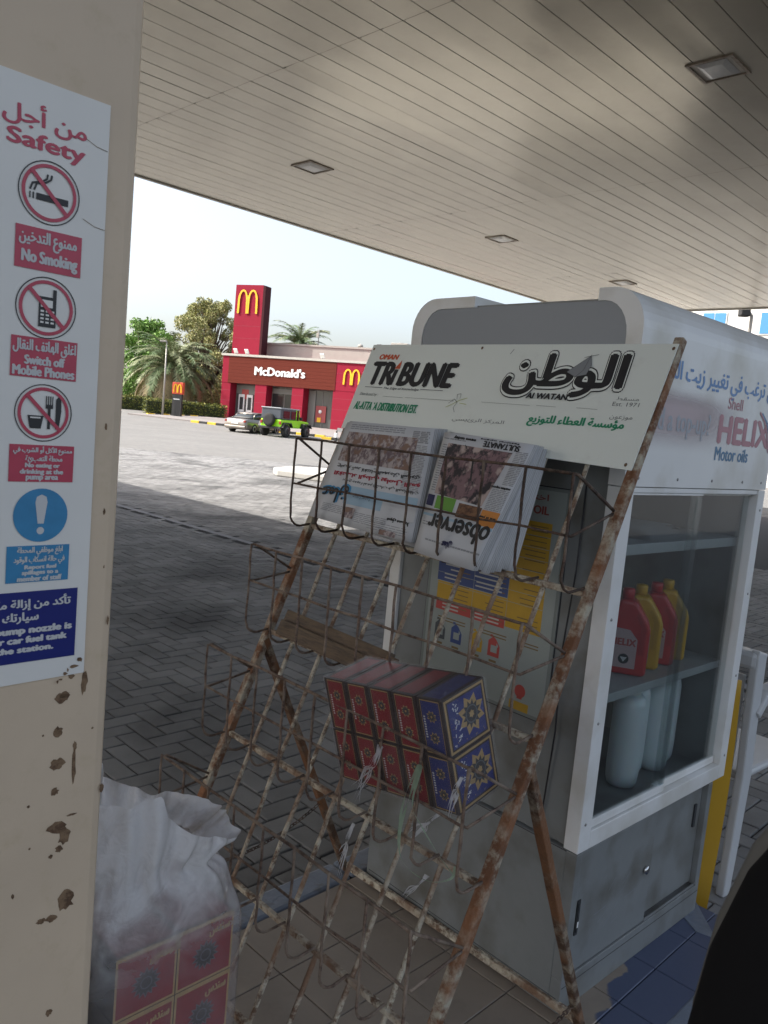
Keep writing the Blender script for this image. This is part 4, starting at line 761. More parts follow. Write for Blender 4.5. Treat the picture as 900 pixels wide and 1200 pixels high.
wrp.add([(-e,-e-.001,-e),(X+e,-e-.001,-e),(X+e,d_+e,-e),(-e,d_+e,-e),(-e,-e-.001,Z+e),(X+e,-e-.001,Z+e),(X+e,d_+e,Z+e),(-e,d_+e,Z+e)],[(0,1,5,4),(1,2,6,5),(2,3,7,6),(3,0,4,7),(4,5,6,7),(0,3,2,1)]); wrp.build('shrink_wrap',M_film,bund,bevel=.003)
# torn film tatters and green ribbon hanging from the wires
M_tat=filmmat('torn plastic strands',.55,.3); M_grn=filmmat('pale green ribbon',.6,.3,(.42,.58,.42))
def hang(name,label,m_,strands,rad=.0012):
    base=Vector(strands[0][0]); t=thing(name,label,'plastic strip',RW(base),AZR)
    for st in strands:
        mbb=MB(); pts=[Vector(p)-base for p in st]; fine=[]
        for i in range(len(pts)-1):
            for k in range(5):
                p0=pts[max(i-1,0)];p1=pts[i];p2=pts[i+1];p3=pts[min(i+2,len(pts)-1)];u_=k/5
                fine.append(.5*((2*p1)+(-p0+p2)*u_+(2*p0-5*p1+4*p2-p3)*u_*u_+(-p0+3*p1-3*p2+p3)*u_**3))
        fine.append(pts[-1]); vs=[];wd_=rad if not isinstance(rad,tuple) else random.uniform(*rad)
        for i,p in enumerate(fine):
            a=i*.35; wv=wd_*(1-.5*i/len(fine)); off=Vector((math.cos(a)*wv,math.sin(a)*wv*.5,.2*wv)); vs+=[p-off,p+off]
        mbb.add(vs,[(2*i,2*i+1,2*i+3,2*i+2) for i in range(len(fine)-1)]); mbb.build('strand',m_,t)
    return t
random.seed(31)
y3=-.556
def fan(x,z,n,dx,dz,sp,yy):
    return [[(x+random.gauss(0,.003),yy,z),(x+dx*.25+random.gauss(0,sp*.4),yy-.006,z+dz*.3),(x+dx*.55+random.gauss(0,sp*.7),yy-.001,z+dz*.5+random.gauss(0,sp*.5)),(x+dx*random.uniform(.7,1.1)+random.gauss(0,sp*.6),yy-.004,z+dz*random.uniform(.6,1.1))] for _ in range(n)]
hang('torn_film','clear torn film strands hanging from the basket before the red packs',M_tat,fan(.63,.876,8,-.06,-.14,.010,y3),(.001,.003))
hang('torn_film','white film scrap tied at the blue pack corner',M_tat,fan(.831,.892,7,-.015,-.075,.008,y3),(.001,.003))
hang('torn_film','loose white film caught under the blue packs by the green ribbon',M_tat,fan(.717,.749,8,-.085,-.10,.012,-.46),(.0012,.0035))
hang('green_ribbon','long pale green plastic ribbon looping below the tissue bundle',M_grn,[[(.739,y3-.006,.881),(.722,y3-.008,.807),(.703,y3-.004,.731),(.715,y3,.676),(.778,y3,.669),(.832,y3,.699),(.839,y3,.727)],[(.742,y3-.006,.879),(.730,y3-.006,.80),(.752,y3,.765),(.80,y3,.73),(.838,y3+.004,.705)],[(.736,y3-.006,.879),(.712,y3-.004,.82),(.698,y3,.76),(.700,y3,.70)]],(.003,.0055))
hang('torn_film','wispy clear film caught on the lower left bars',M_tat,fan(.519,.65,7,-.04,-.125,.008,-.50),(.001,.0025))
hang('torn_film','small white film knot on the bottom rear rail',M_tat,fan(.569,.487,7,-.065,-.105,.008,-.30),(.0012,.003))

# ---- tissue packs in the clear bag beside the pillar
bagc=ED(.705,1.22,.121)
stk=thing('tissue_pack_bundle','stack of red tissue packs seen through the white bag','tissue packs',bagc,RZE)
lay=.1168
def bigface(m,x0,z0,wd_,hg,y):
    ff=lambda x,yy,h:(x,y-h,yy); rect(m.mi(2),ff,x0,x0+wd_,z0,z0+hg,.0003); rect(m.mi(0),ff,x0+.004,x0+wd_-.004,z0+.005,z0+hg-.008,.0006); rect(m.mi(2),ff,x0,x0+wd_,z0+hg-.008,z0+hg-.002,.0008)
    m.k=6; star(m,ff,x0+wd_*.5,z0+hg*.44,hg*.25,14,.0010); m.k=3; star(m,ff,x0+wd_*.5,z0+hg*.44,hg*.21,14,.0013); m.k=6; ring(m,ff,x0+wd_*.5,z0+hg*.44,hg*.08,hg*.1,.0016,14)
    put_text(m.mi(2),'سندس',ff,x0+wd_*.55,x0+wd_*.92,z0+hg*.70,z0+hg*.86,bold=.0012,lift=.0014)
for r_ in range(4):
    for c in range(2):
        m=MB(); x0=-.095+c*lay; m.mi(1).box(x0,x0+lay-.002,-.105,.10,lay*r_,lay*(r_+1)-.0015); bigface(m,x0,lay*r_,lay-.002,lay-.0015,-.105)
        rf=lambda x,yy,h:(x0+lay-.002+h,x,yy); rect(m.mi(0),rf,-.1,.095,lay*r_+.006,lay*(r_+1)-.008,.0003); tf=lambda x,yy,h:(x,yy,lay*(r_+1)-.0015+h); rect(m,tf,x0+.005,x0+lay-.007,-.1,.095,.0003)
        m.build('tissue_pack',PK,stk,fix=False)
bag=thing('plastic_bag','large crumpled white translucent bag slumped against the cream pillar','plastic bag',bagc,RZE)
M_bag=filmmat('translucent white bag',.30,.09,(.86,.86,.87),zr=(.40,.60,.55,3.2))
def bagmesh():
    random.seed(77); nr=96; vs=[]
    cxk,cyk=-.035,-.03    # neck centre
    prof=[(0,1,0,0),(.06,1,0,.1),(.16,1.0,0,.15),(.28,1.0,0,.2),(.38,1,0,.25),(.44,1.0,0,.3),(.475,1.0,.0,.4),(.505,.99,.02,.6),(.535,.95,.10,.8),(.56,.89,.22,.9),(.578,.82,.40,1.0),(.590,.78,.52,1.0),(.600,.78,.56,1.0),(.615,.84,.44,1.1),(.638,.90,.32,1.2),(.660,.93,.28,1.2),(.68,.92,.28,1.3)]
    ph=[random.uniform(0,6.28) for _ in range(12)]
    for hi,(h,sc_,pull,wr) in enumerate(prof):
        for k in range(nr):
            a=2*math.pi*k/nr; ca,sa=math.cos(a),math.sin(a)
            p=12 if h<.5 else 4
            rr=1/((abs(ca)**p+abs(sa)**p)**(1/p)); x=.154*rr*ca*sc_; y=.127*rr*sa*sc_
            x=x*(1)+cxk*pull; y=y+cyk*pull
            rdg=lambda f,p_: (1-abs(math.sin(a*f+p_)))**3-.25
            wv=wr*(.010*rdg(4.5,ph[0]+h*5)+.007*rdg(7.5,ph[1]-h*7)+.004*rdg(12.5,ph[2]+h*9))*(1+2.2*max(0,h-.5)*2)
            if h>.5: wv+=.012*((1-abs(math.sin(a*8.5+ph[3])))**2-.3)*min(1,(h-.5)*9)
            zz=h+(0 if h<.59 else (.010*math.sin(a*3+ph[4])+.006*math.sin(a*8+ph[5]))*(h-.58)*10)
            # left side of the top flap stands higher, the right tip hangs lower
            if h>.59: zz+= -.30*(x)*(h-.59)*9*.5+ (.06 if x<-.03 else 0)*(h-.59)*8
            if h>.56: zz-=.55*max(0,x+.02)*(h-.56)*6
            if h>.6: x+= .05*(h-.6)*10*max(0,ca)**3
            vs.append((x+wv*ca,y+wv*sa,zz))
    m=MB(); N=len(prof); m.add(vs,[(i*nr+k,i*nr+(k+1)%nr,(i+1)*nr+(k+1)%nr,(i+1)*nr+k) for i in range(N-1) for k in range(nr)],True)
    return m
bo_=bagmesh().build('bag_film',M_bag,bag); sd_=bo_.modifiers.new('sub','SUBSURF'); sd_.levels=1; sd_.render_levels=1

# ================================================================== things right of the cabinet
M_yel=mat('yellow moulded plastic',(.42,.24,.015),.45,var=.08,vscale=6); M_chair=mat('white chair plastic',(.50,.51,.52),.4,var=.05)
yb=thing('yellow_panel','bent yellow plastic panel leaning beside the cabinet end','panel',CB(.86,.02,0),RK)
m=MB(); vs=[]; N=14
for i in range(N+1):
    u_=i/N; z=.0+.775*u_; bow=.03*math.sin(u_*math.pi); wr_=.10*(1 if u_<.96 else .8)
    for x,y in ((-.10,.0+bow*0),(.02-.0+bow*.6+.035*u_-.03,-.02)): pass
    x1=.092+.09*math.sin(min(1,u_*1.25)*math.pi/2)-.02*u_; 
    vs+=[(-.045,.26-.10*u_,z),(x1,.03+.02*u_,z),(x1,.042+.02*u_,z),(-.045,.272-.10*u_,z)]
m.add(vs,[(i*4+k,i*4+(k+1)%4,(i+1)*4+(k+1)%4,(i+1)*4+k) for i in range(N) for k in range(4)]+[(3,2,1,0),tuple(N*4+k for k in range(4))],True); m.build('bent_sheet',M_yel,yb,bevel=.004)
MB().lathe([(.006,0),(.006,.004),(.0001,.004)],c=(.05,.030,.60),ax='y',n=10).build('bolt',M_ink,yb)
chp=Vector((1.305,2.62,0)); 
chr_=thing('plastic_chair','white moulded plastic chair standing behind the yellow panel','chair',chp,R(42))
# local: x to the right, y away; chair seen from its side, back at left
def strap(m,pts,wd_,th):
    n_=len(pts); vs=[]
    for i,p in enumerate(pts):
        p=Vector(p); t=(Vector(pts[min(i+1,n_-1)])-Vector(pts[max(i-1,0)])).normalized(); nrm=Vector((0,1,0)).cross(t).normalized(); w2=wd_[i] if hasattr(wd_,'__len__') else wd_
        for a,b in ((-1,-1),(1,-1),(1,1),(-1,1)): vs.append(p+nrm*w2/2*a+Vector((0,1,0))*th/2*b)
    m.add(vs,[(i*4+k,i*4+(k+1)%4,(i+1)*4+(k+1)%4,(i+1)*4+k) for i in range(n_-1) for k in range(4)]+[(3,2,1,0),tuple((n_-1)*4+k for k in range(4))],False)
for y in (0,.44):
    m=MB(); strap(m,[(-.03,y,0),(-.015,y,.2),(0,y,.42),(-.01,y,.6),(-.015,y,.84),(-.01,y,.86)],[.05,.06,.066,.066,.066,.07],.03); m.build('rear_leg',M_chair,chr_,bevel=.006)
    m=MB(); strap(m,[(.0,y,.64),(.06,y,.70),(.15,y,.705),(.30,y,.69),(.40,y,.66),(.43,y,.60),(.42,y,.42),(.47,y,.0)],[.03,.04,.045,.045,.045,.05,.05,.045],.05); m.build('arm_and_front_leg',M_chair,chr_,bevel=.006)
m=MB(); m.box(-.01,.45,.0,.44,.40,.43); m.build('seat',M_chair,chr_,bevel=.012)
for k in range(6):
    m=MB(); m.box(-.018,-.004,.035+.066*k,.075+.066*k,.44,.77); m.build('back_slat',M_chair,chr_,bevel=.004)
m=MB(); m.box(-.055,.015,-.01,.45,.80,.86); m.build('back_top',M_chair,chr_,bevel=.015)

# ---- black car door mirror close to the lens, lower right
M_mir=mat('black mirror housing',(.006,.006,.007),.8,spec=.08); M_mirb=mat('grey mirror halo',(.07,.07,.068),.6)
mp=Matrix.Identity(4)
mc=thing('car_mirror','black door mirror housing close to the camera, lower right corner','mirror',(.389,.530,1.092),R(-35))
m=MB(); N=22
prof=[(.0005,-.21),(.05,-.207),(.085,-.18),(.108,-.13),(.117,-.06),(.116,.02),(.105,.09),(.082,.15),(.045,.185),(.0005,.197)]
m.lathe([(r,h) for r,h in prof],n=72)
m.v=[(x*1.04+.10*z,y*.7,z) for x,y,z in m.v]; m.build('housing',M_mir,mc)
m=MB(); m.lathe([(r*1.0+.009,h*1.03) for r,h in prof],n=48); m.v=[(x*1.04+.10*z+.004,y*.12+.045,z) for x,y,z in m.v]; m.build('grey_halo',M_mirb,mc)  # grey shape added to imitate the out-of-focus halo around the housing
m=MB(); m.lathe([(.07,-.012),(.076,0),(.07,.012)],n=30,ax='y'); m.v=[(x*1.1+.0,y+.085,z*1.5-.02) for x,y,z in m.v]; m.build('mirror_glass',mat('mirror glass',(.6,.6,.6),.03,metal=1),mc)
MB().box(.06,.26,-.03,.03,-.18,-.10).build('mounting_arm',M_mir,mc,bevel=.015)

# ================================================================== FAR YARD
# median island
mi=thing('median_island','low pale concrete median island on the sunlit yard','island',(-2.86,20.2,0),R(-4)); del mi['label'],mi['category']; mi['kind']='structure'
m=MB(); m.prism([(0,-.2),(.25,-.9),(3.6,-2.2),(9,-3.2),(9,.6),(1.0,1.6),(.2,1.0)],lambda x,y:(x,y,0),lambda x,y:(x,y,.16)); m.build('concrete_top',mat('bleached concrete',(.42,.41,.38),.85,var=.1),mi,bevel=.03)
# restaurant -----------------------------------------------------------
FLp=Vector((-15.53,72.0,0)); AZF=math.atan2(-.386,.9225)
ZB=.69
M_fred=mat('restaurant red cladding',(.25,.016,.035),.75,spec=.1,var=.06,vscale=1.2); M_wood=mat('brown board cladding',(.12,.026,.017),.8,spec=.1,var=.15,vscale=2,stretch=(1,1,8)); M_plinth=mat('grey plinth',(.23,.23,.23),.8); M_roofgrey=mat('grey render',(.33,.31,.28),.85,var=.12,vscale=1.5); M_fglass=mat('dark shop glass',(.03,.035,.035),.08,spec=.8); M_tint=mat('pale shop interior',(.20,.20,.18),.5); M_jamb=mat('dark red jamb',(.26,.03,.05),.6); M_arch=mat('golden arches yellow',(.75,.42,.01),.45); M_signw=mat('sign white',(.75,.76,.75),.4)
rs=thing('restaurant','red and brown single storey burger restaurant with tall red tower','restaurant',(FLp.x,FLp.y,0),AZF)
FF=lambda x,y,h:(x,-h,y)
# wall body set back behind the piers
m=MB(); m.box(0,26,1.2,14,.3,6.2); m.build('wall',M_jamb,rs)
piers=[(0,.95),(3.53,4.69),(7.25,8.37),(11.2,26)]
for a,b in piers: m=MB(); m.box(a,b,0,1.2,.55,3.87); m.build('pier',M_fred,rs)
m=MB(); m.box(0,.65,-.02,1.2,3.875,6.22); m.build('end_panel',M_fred,rs)
m=MB(); m.box(11.37,26,-.02,1.2,3.875,6.22); m.build('red_panel',M_fred,rs)
for k in range(8):
    m=MB(); z0=3.875+k*.291; m.box(.66,11.36,-.05+.004*(k%2),1.2,z0,z0+.283); m.build('wood_plank',M_wood,rs)
m=MB(); m.box(-.12,26.1,-.12,1.5,6.225,6.42); m.build('roof_coping',M_conc,rs)
m=MB(); m.box(-.2,26.2,-.15,1.19,.2,.545); m.build('plinth',M_plinth,rs)
m=MB(); m.box(.2,26,4.0,14,6.2,7.78); m.box(.1,26.1,3.9,14.1,7.785,7.95); m.build('upper_parapet',M_roofgrey,rs)
for z in (1.4,2.3,3.2):
    for a,b in piers: MB().box(a-.002,b+.002,-.004,.0,z,z+.025).build('cladding_joint',M_jamb,rs)
for z in (4.6,5.3): MB().box(11.371,26,-.025,-.02,z,z+.02).build('cladding_joint',M_jamb,rs)
# shop fronts
for a,b,kind in ((.95,3.53,0),(4.69,7.25,1),(8.37,11.2,2)):
    f_=MB(); f_.box(a,b,1.0,1.08,3.80,3.869); f_.box(a,a+.06,1.0,1.08,.55,3.80); f_.box(b-.06,b,1.0,1.08,.55,3.80); f_.box((a+b)/2-.03,(a+b)/2+.03,1.0,1.08,.55,3.80); wn=f_.build('window',mat('shop frame',(.16,.15,.14),.5),rs)
    g=MB(); g.box(a+.062,(a+b)/2-.032,1.02,1.05,.56,3.79); g.box((a+b)/2+.032,b-.062,1.02,1.05,.56,3.79); g.build('pane',M_fglass if kind==1 else mat('shop glass %d'%kind,(.10,.105,.10),.12,spec=.7),wn)
    if kind==1:
        g=MB(); g.box(a+.1,b-.1,.95,.99,3.25,3.7); g.build('blind',M_tint,wn); 
    if kind==0:
        for x in (1.30,2.15):
            g=MB(); g.mi(0).box(x,x+.62,.90,.98,1.35,2.95); g.mi(1).box(x+.14,x+.5,.88,.90,1.6,2.7); g.build('menu_board',[M_white,M_ink],wn)
        g=MB(); g.mi(0).box(1.6,2.3,.93,.97,2.55,3.4); g.build('red_poster',mat('poster red far',(.4,.06,.05),.5),wn); g=MB(); g.box(1.0,3.4,.94,.99,3.0,3.75); g.build('blind',M_tint,wn)
    if kind==2:
        g=MB(); g.mi(0).box(9.2,10.2,.92,.97,1.1,2.5); g.mi(1).box(9.4,9.75,.90,.92,1.1,1.5); g.mi(2).lathe([(.16,0),(.16,.02)],c=(9.65,.9,2.0),ax='y',n=14); g.build('red_poster',[mat('poster maroon',(.28,.05,.05),.5),M_arch,M_signw],wn)
        g=MB(); g.box(8.45,9.1,.94,.99,.6,3.75); g.build('blind',M_tint,wn)
m=MB(); put_text(m,"McDonald's",FF,3.45,8.42,4.70,5.42,bold=.055,lift=.10,step=.002); m.build('sign_lettering',M_signw,rs)
def arches(m,fr,cx,z0,wd_,hg,th,lift):
    for s_ in (-1,1):
        pts=[]; 
        for a in np.linspace(0,math.pi,15): pts.append((cx+s_*wd_/4+ (wd_/4-th/2)*math.cos(a)*1.0, z0+hg*(.52)+hg*.48*math.sin(a)**.9-th*.4 if math.sin(a)>0 else z0+hg*.52))
        L_=(cx+s_*wd_/4+(wd_/4-th/2)*1.06,z0); R_=(cx+s_*wd_/4-(wd_/4-th/2)*1.06,z0)
        inner_low=z0+hg*.07
        o_=L_ if s_>0 else R_; i_=R_ if s_>0 else L_
        seq=[L_]+pts+[R_]; 
        left,right=[],[]
        for i,p in enumerate(seq):
            q0=Vector(seq[max(i-1,0)]);q1=Vector(seq[min(i+1,len(seq)-1)]); t=(q1-q0).normalized(); nn_=Vector((-t.y,t.x)); w2=th*(.5 if 3<i<len(seq)-4 else .62)
            left.append(Vector(p)+nn_*w2/1); right.append(Vector(p)-nn_*w2/1)
        for i in range(len(seq)-1):
            ring_=[left[i],right[i],right[i+1],left[i+1]]
            m.add([fr(p.x,p.y,lift) for p in ring_]+[fr(p.x,p.y,lift+.05) for p in ring_],[(0,1,2,3),(4,5,6,7),(0,1,5,4),(2,3,7,6)])
m=MB(); arches(m,FF,12.85,4.42,1.5,1.3,.13,.05); m.build('arches_emblem',M_arch,rs,fix=False)
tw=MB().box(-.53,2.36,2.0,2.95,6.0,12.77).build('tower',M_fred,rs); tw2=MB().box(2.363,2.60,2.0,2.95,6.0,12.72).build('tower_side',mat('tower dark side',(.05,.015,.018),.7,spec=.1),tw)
for z in (8.0,9.1,10.2): MB().box(-.535,2.362,1.992,2.0,z,z+.02).build('cladding_joint',M_jamb,tw)
TF=lambda x,y,h:(x,2.0-h,y); m=MB(); arches(m,TF,.86,10.22,2.05,2.1,.16,.05); m.build('arches_emblem',M_arch,tw,fix=False)
rb=[]
for i,(x,z,lb_) in enumerate(((1.05,6.42,'floodlight on the restaurant roof beside the red tower'),(2.2,6.42,'second rooftop floodlight from the red tower'),(9.75,6.42,'rooftop floodlight above the right end of the white lettering'))):
    t=thing('floodlight',lb_,'floodlight',Matrix.Rotation(AZF,4,'Z')@Vector((x,.3,z))+FLp,AZF,'floodlights along the restaurant roof edge')
    MB().obox((0,0,.28),(1,0,0),(0,.8,.6),(0,-.6,.8),.38,.10,.42).build('lamp_head',M_white,t,bevel=.02); MB().box(-.04,.04,.05,.13,0,.2).build('bracket',M_plinth,t)
t=thing('roof_antenna','thin mast with small box on the restaurant roof','antenna',Matrix.Rotation(AZF,4,'Z')@Vector((6.7,5,7.95))+FLp,AZF)
MB().tube([(0,0,0),(0,0,1.5)],.05).build('mast',M_plinth,t); MB().box(-.22,.05,-.08,.08,.75,1.2).build('mast_box',M_roofgrey,t,bevel=.02); MB().tube([(-.12,0,.9),(-.12,0,1.5)],.03).build('aerial',M_plinth,t)
t=thing('roof_vent','small domed vent on the restaurant roof','vent',Matrix.Rotation(AZF,4,'Z')@Vector((10.9,5.2,7.95))+FLp,AZF)
MB().lathe([(.22,0),(.22,.15),(.27,.17),(.2,.34),(.0001,.42)],n=14).build('vent_dome',M_roofgrey,t)
t=thing('roof_air_unit','grey air conditioning unit on the restaurant roof','air conditioner',Matrix.Rotation(AZF,4,'Z')@Vector((14.5,6,7.9))+FLp,AZF)
MB().box(-.8,.8,-.5,.5,0,.75).build('casing',M_roofgrey,t,bevel=.03); MB().lathe([(.3,0),(.3,.06)],c=(0,0,.75),n=16).build('fan_guard',M_plinth,t)
# pavement in front of restaurant
m=MB(); fx=lambda x,y:Matrix.Rotation(AZF,4,'Z')@Vector((x,y,0))+FLp
pts=[fx(-1.2,-10.6),fx(20,-10.6),fx(26,-2),fx(26,.0),fx(-1.5,.0)]
def gz(p): return ground_z(p.y)
m.add([(p.x,p.y,gz(p)+.10) for p in pts]+[(p.x,p.y,gz(p)-.1) for p in pts],[(0,1,2,3,4)]+[(i,(i+1)%5,5+(i+1)%5,5+i) for i in range(5)]); m.build('pavement',mat('pavement pinkish',(.22,.20,.19),.9,var=.1,vscale=2),kind='structure',fix=True)
# striped kerbs
def kerb(a,b,label_,seg=.75):
    a=Vector(a);b=Vector(b);t_=thing('striped_kerb',label_,'kerb',(a.x,a.y,0)); d=(b-a); n_=int(d.length/seg); u_=d.normalized(); az_=math.atan2(u_.y,u_.x)
    for k in range(n_):
        p=a+u_*seg*(k+.5); o=MB().box(-seg/2+.01,seg/2-.01,-.12,.12,-.12,.17).build('kerb_block',M_yellow if k%2==0 else M_black,t_,bevel=.02); o.location=(p.x-a.x,p.y-a.y,ground_z(p.y)); o.rotation_euler=(0,0,az_)
kerb((-19.7,64.3),(-15.8,69.8),'yellow and black kerb at the foot of the hedge')
kerb((-14.9,59.6),(-4.5,55.2),'yellow and black kerb behind the parked silver car')
kerb((-4.6,53.6),(-2.5,52.8),'short yellow kerb piece in front of the green car')
# drive-through totem
t=thing('menu_totem','black drive through totem with red top and yellow arches','totem',(-17.6,65.4,.44),R(-15))
MB().box(-.42,.42,-.12,.12,-.2,1.9).build('black_body',M_black,t,bevel=.02); MB().box(-.46,.50,-.15,.15,1.9,2.85).build('red_head',mat('totem orange red',(.55,.07,.03),.5),t,bevel=.02)
m=MB(); arches(m,lambda x,y,h:(x,-.15-h,y),.05,2.02,.72,.68,.08,.01); m.build('arches_emblem',M_arch,t,fix=False); MB().box(-.3,.25,-.135,-.121,1.45,1.52).build('white_lettering_line',M_signw,t)
# street lamp
t=thing('street_lamp','thin grey lamp post in front of the palm tree','street lamp',(-18.7,65.2,.45),0)
MB().tube([(0,0,0),(.02,0,3),(.0,0,6)],[.09,.07,.05],8).build('pole',mat('galvanised',(.32,.31,.28),.5,metal=.4),t); MB().box(-.55,-.0,-.1,.1,5.95,6.08).build('lamp_head',M_roofgrey,t,bevel=.03)
# hedges
def leafcloud(name,centers,n,size,mats,parent,seed=1,flat_=1):
    r=np.random.default_rng(seed); C_=np.array([c[:3] for c in centers]); Rr=np.array([c[3] for c in centers]); wgt=Rr**2; wgt=wgt/wgt.sum()
    ix=r.choice(len(C_),n,p=wgt); d=r.normal(size=(n,3)); d/=np.linalg.norm(d,axis=1)[:,None]; rad=Rr[ix]*r.uniform(.35,1.08,n)**.6
    p=C_[ix]+d*rad[:,None]*np.array([1,1,flat_]); a=r.normal(size=(n,3)); a/=np.linalg.norm(a,axis=1)[:,None]; b=np.cross(a,r.normal(size=(n,3))); b/=np.linalg.norm(b,axis=1)[:,None]
    s=size*r.uniform(.5,1.3,n)[:,None]; V=np.stack([p-a*s-b*s*.3,p+a*s*.2-b*s*.55,p+a*s,p+a*s*.1+b*s*.55],1).reshape(-1,3); F=np.arange(4*n).reshape(-1,4)
    me=bpy.data.meshes.new(name); me.from_pydata(V.tolist(),[],F.tolist())
    for m_ in mats: me.materials.append(m_)
    me.polygons.foreach_set('material_index',r.choice(len(mats),n)); o=bpy.data.objects.new(name,me); COL.objects.link(o); o.parent=parent; return o
def leafm(name,c): 
    m=mat(name,[min(.5,x*1.45) for x in c],.55,var=.3,vscale=1.5,spec=.2); b=m.node_tree.nodes['Principled BSDF']; return m
G1=[leafm('leaf a',(.075,.11,.03)),leafm('leaf b',(.10,.14,.045)),leafm('leaf c',(.055,.075,.025))]
G2=[leafm('pale leaf a',(.26,.26,.11)),leafm('pale leaf b',(.19,.20,.08)),leafm('pale leaf c',(.32,.29,.15)),leafm('pale leaf d',(.13,.14,.05))]
G3=[leafm('fresh leaf a',(.12,.22,.05)),leafm('fresh leaf b',(.08,.15,.03)),leafm('fresh leaf c',(.19,.28,.09))]
G4=[leafm('hedge leaf a',(.07,.085,.02)),leafm('hedge leaf b',(.15,.15,.03)),leafm('hedge leaf c',(.04,.055,.018))]
M_bark=mat('bark',(.10,.075,.05),.9,var=.4,vscale=8,bump=.5)
def hedge(a,b,h,w_,label_,seed):
    a=Vector(a);b=Vector(b); d=b-a; L_=d.length; u_=d/L_; base=ground_z(a.y); t=thing('hedge',label_,'hedge',(a.x,a.y,base),math.atan2(u_.y,u_.x))
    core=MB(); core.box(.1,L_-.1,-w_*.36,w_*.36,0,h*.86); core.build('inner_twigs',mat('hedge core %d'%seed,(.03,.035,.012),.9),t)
    cen=[(x,y,z,.32) for x in np.arange(.1,L_,.3) for y in (-w_*.3,w_*.3) for z in np.arange(.15,h-.1,.3)]+[(x,0,h-.18,.3) for x in np.arange(.1,L_,.25)]
    leafcloud('foliage',cen,int(L_*900),.085,G4,t,seed)
hedge((-21.0,67.9),(-14.8,70.6),1.25,1.0,'clipped hedge between the totem and the red building',1)
hedge((-27.0,71.5),(-21.8,72.8),1.25,1.0,'clipped hedge at far left beside the pillar',2)
# trees
def tree(loc,h,label_,cat,clumps,nl,ls,mats,seed,trunk=.22,group=None):
    random.seed(seed); t=thing('leafy_tree',label_,cat,(loc[0],loc[1],ground_z(loc[1])),0,group); m=MB()
    m.tube([(0,0,-.1),(.15,0,h*.2),(.05,.1,h*.38)],[trunk,trunk*.8,trunk*.6],9)
    for c in clumps:
        p=Vector(c[:3]); s0=Vector((.05,.1,h*random.uniform(.25,.38))); mid=(s0+p)/2+Vector((random.uniform(-.4,.4),random.uniform(-.4,.4),random.uniform(0,.5))); m.tube([s0,mid,p],[trunk*.4,trunk*.22,trunk*.08],6)
    m.build('trunk',M_bark,t); leafcloud('crown',clumps,nl,ls,mats,t,seed); return t
def clumps(h,rx,n,seed,zlo=.35,rr=(.6,1.3)):
    r=random.Random(seed); out=[]
    for _ in range(n):
        a=r.uniform(0,6.28); z=r.uniform(zlo,1); w_=math.sin(min(1,(1-z)/(1-zlo)*.85+.15)*math.pi*.62); d=rx*w_*math.sqrt(r.random()); out.append((d*math.cos(a),d*math.sin(a),h*z*.93,r.uniform(*rr)))
    return out
tree((-19.6,84),12.6,'tall olive green airy tree behind the palm beside the tower','tree',clumps(12.4,5.8,150,5,.10,(.35,.85)),48000,.11,G2,5,.3)
tree((-25.6,82),8.6,'bright green tree at the far left behind the palm','tree',clumps(9.2,3.6,44,8,.2,(.5,1.1)),16000,.16,G3,8,.25)
tree((-24.5,90),7.4,'dark green tree low behind the palm on the left','tree',clumps(7.0,5.0,36,12,.1,(.7,1.3)),14000,.2,G1,12,.25)
tree((-17.5,92),7.4,'dark green tree between the palm trunk and building','tree',clumps(6.6,4.2,34,14,.1,(.7,1.3)),14000,.2,G1,14,.25)
PG=[leafm('palm leaflet green',(.075,.11,.05)),leafm('palm leaflet pale',(.16,.18,.10)),leafm('palm leaflet dry',(.19,.15,.08))]
def palm(loc,h,fl,label_,nf,seed,dry=.25):
    random.seed(seed); t=thing('palm_tree',label_,'palm tree',(loc[0],loc[1],ground_z(loc[1])),0); m=MB()
    m.tube([(random.uniform(-.03,.03),0,h*i/14-.1) for i in range(15)],[.42-.008*i+(.04 if i%2 else 0) for i in range(15)],10); m.build('trunk',M_bark,t)
    cr=MB(); rc=MB()
    for k in range(nf):
        a=2.39996*k+random.uniform(-.2,.2); el=math.radians(85-105*(k/nf)**.9+random.uniform(-8,8)); L_=fl*random.uniform(.85,1.1); pts=[];p=Vector((0,0,h)); e_=el; N=16
        for i in range(N+1):
            pts.append(p.copy()); st=L_/N; p=p+Vector((math.cos(a)*math.cos(e_),math.sin(a)*math.cos(e_),math.sin(e_)))*st; e_-=R(random.uniform(3.8,6.2))*(1+.5*i/N)
        rc.tube(pts,[.045*(1-i/(N+2)) for i in range(N+1)],4,cap=False)
        isdry=k/nf>1-dry; cr.k=2 if isdry else (1 if random.random()<.35 else 0)
        for i in range(2,N):
            for s_ in (-1,1):
                for sub in (0,.33,.66):
                    p=pts[i].lerp(pts[min(i+1,N)],sub); t_=(pts[min(i+1,N)]-pts[i-1]).normalized(); side=t_.cross(Vector((0,0,1))).normalized()*s_; up_=side.cross(t_)*s_
                    ll_=L_*.17*math.sin(math.pi*(i+sub)/(N+1))**.6*random.uniform(.8,1.15); dr_=(t_*.75+side*.8+Vector((0,0,1))*random.uniform(-.35,.30)).normalized(); w2=t_*.045; tip=p+dr_*ll_-Vector((0,0,ll_*.2)); cr.add([p-w2,p+w2,tip],[(0,1,2)])
    cr.build('crown',PG,t,fix=False); rc.build('frond_stems',mat('palm stem %d'%seed,(.20,.19,.10),.6),t,fix=False)
    if seed==1: pass
palm((-20.9,75.5),3.9,5.3,'large date palm with drooping fronds behind the hedge',120,1,.3)
palm((-11.3,92),8.3,4.4,'palm crown rising behind the roof right of the tower',90,2,.1)
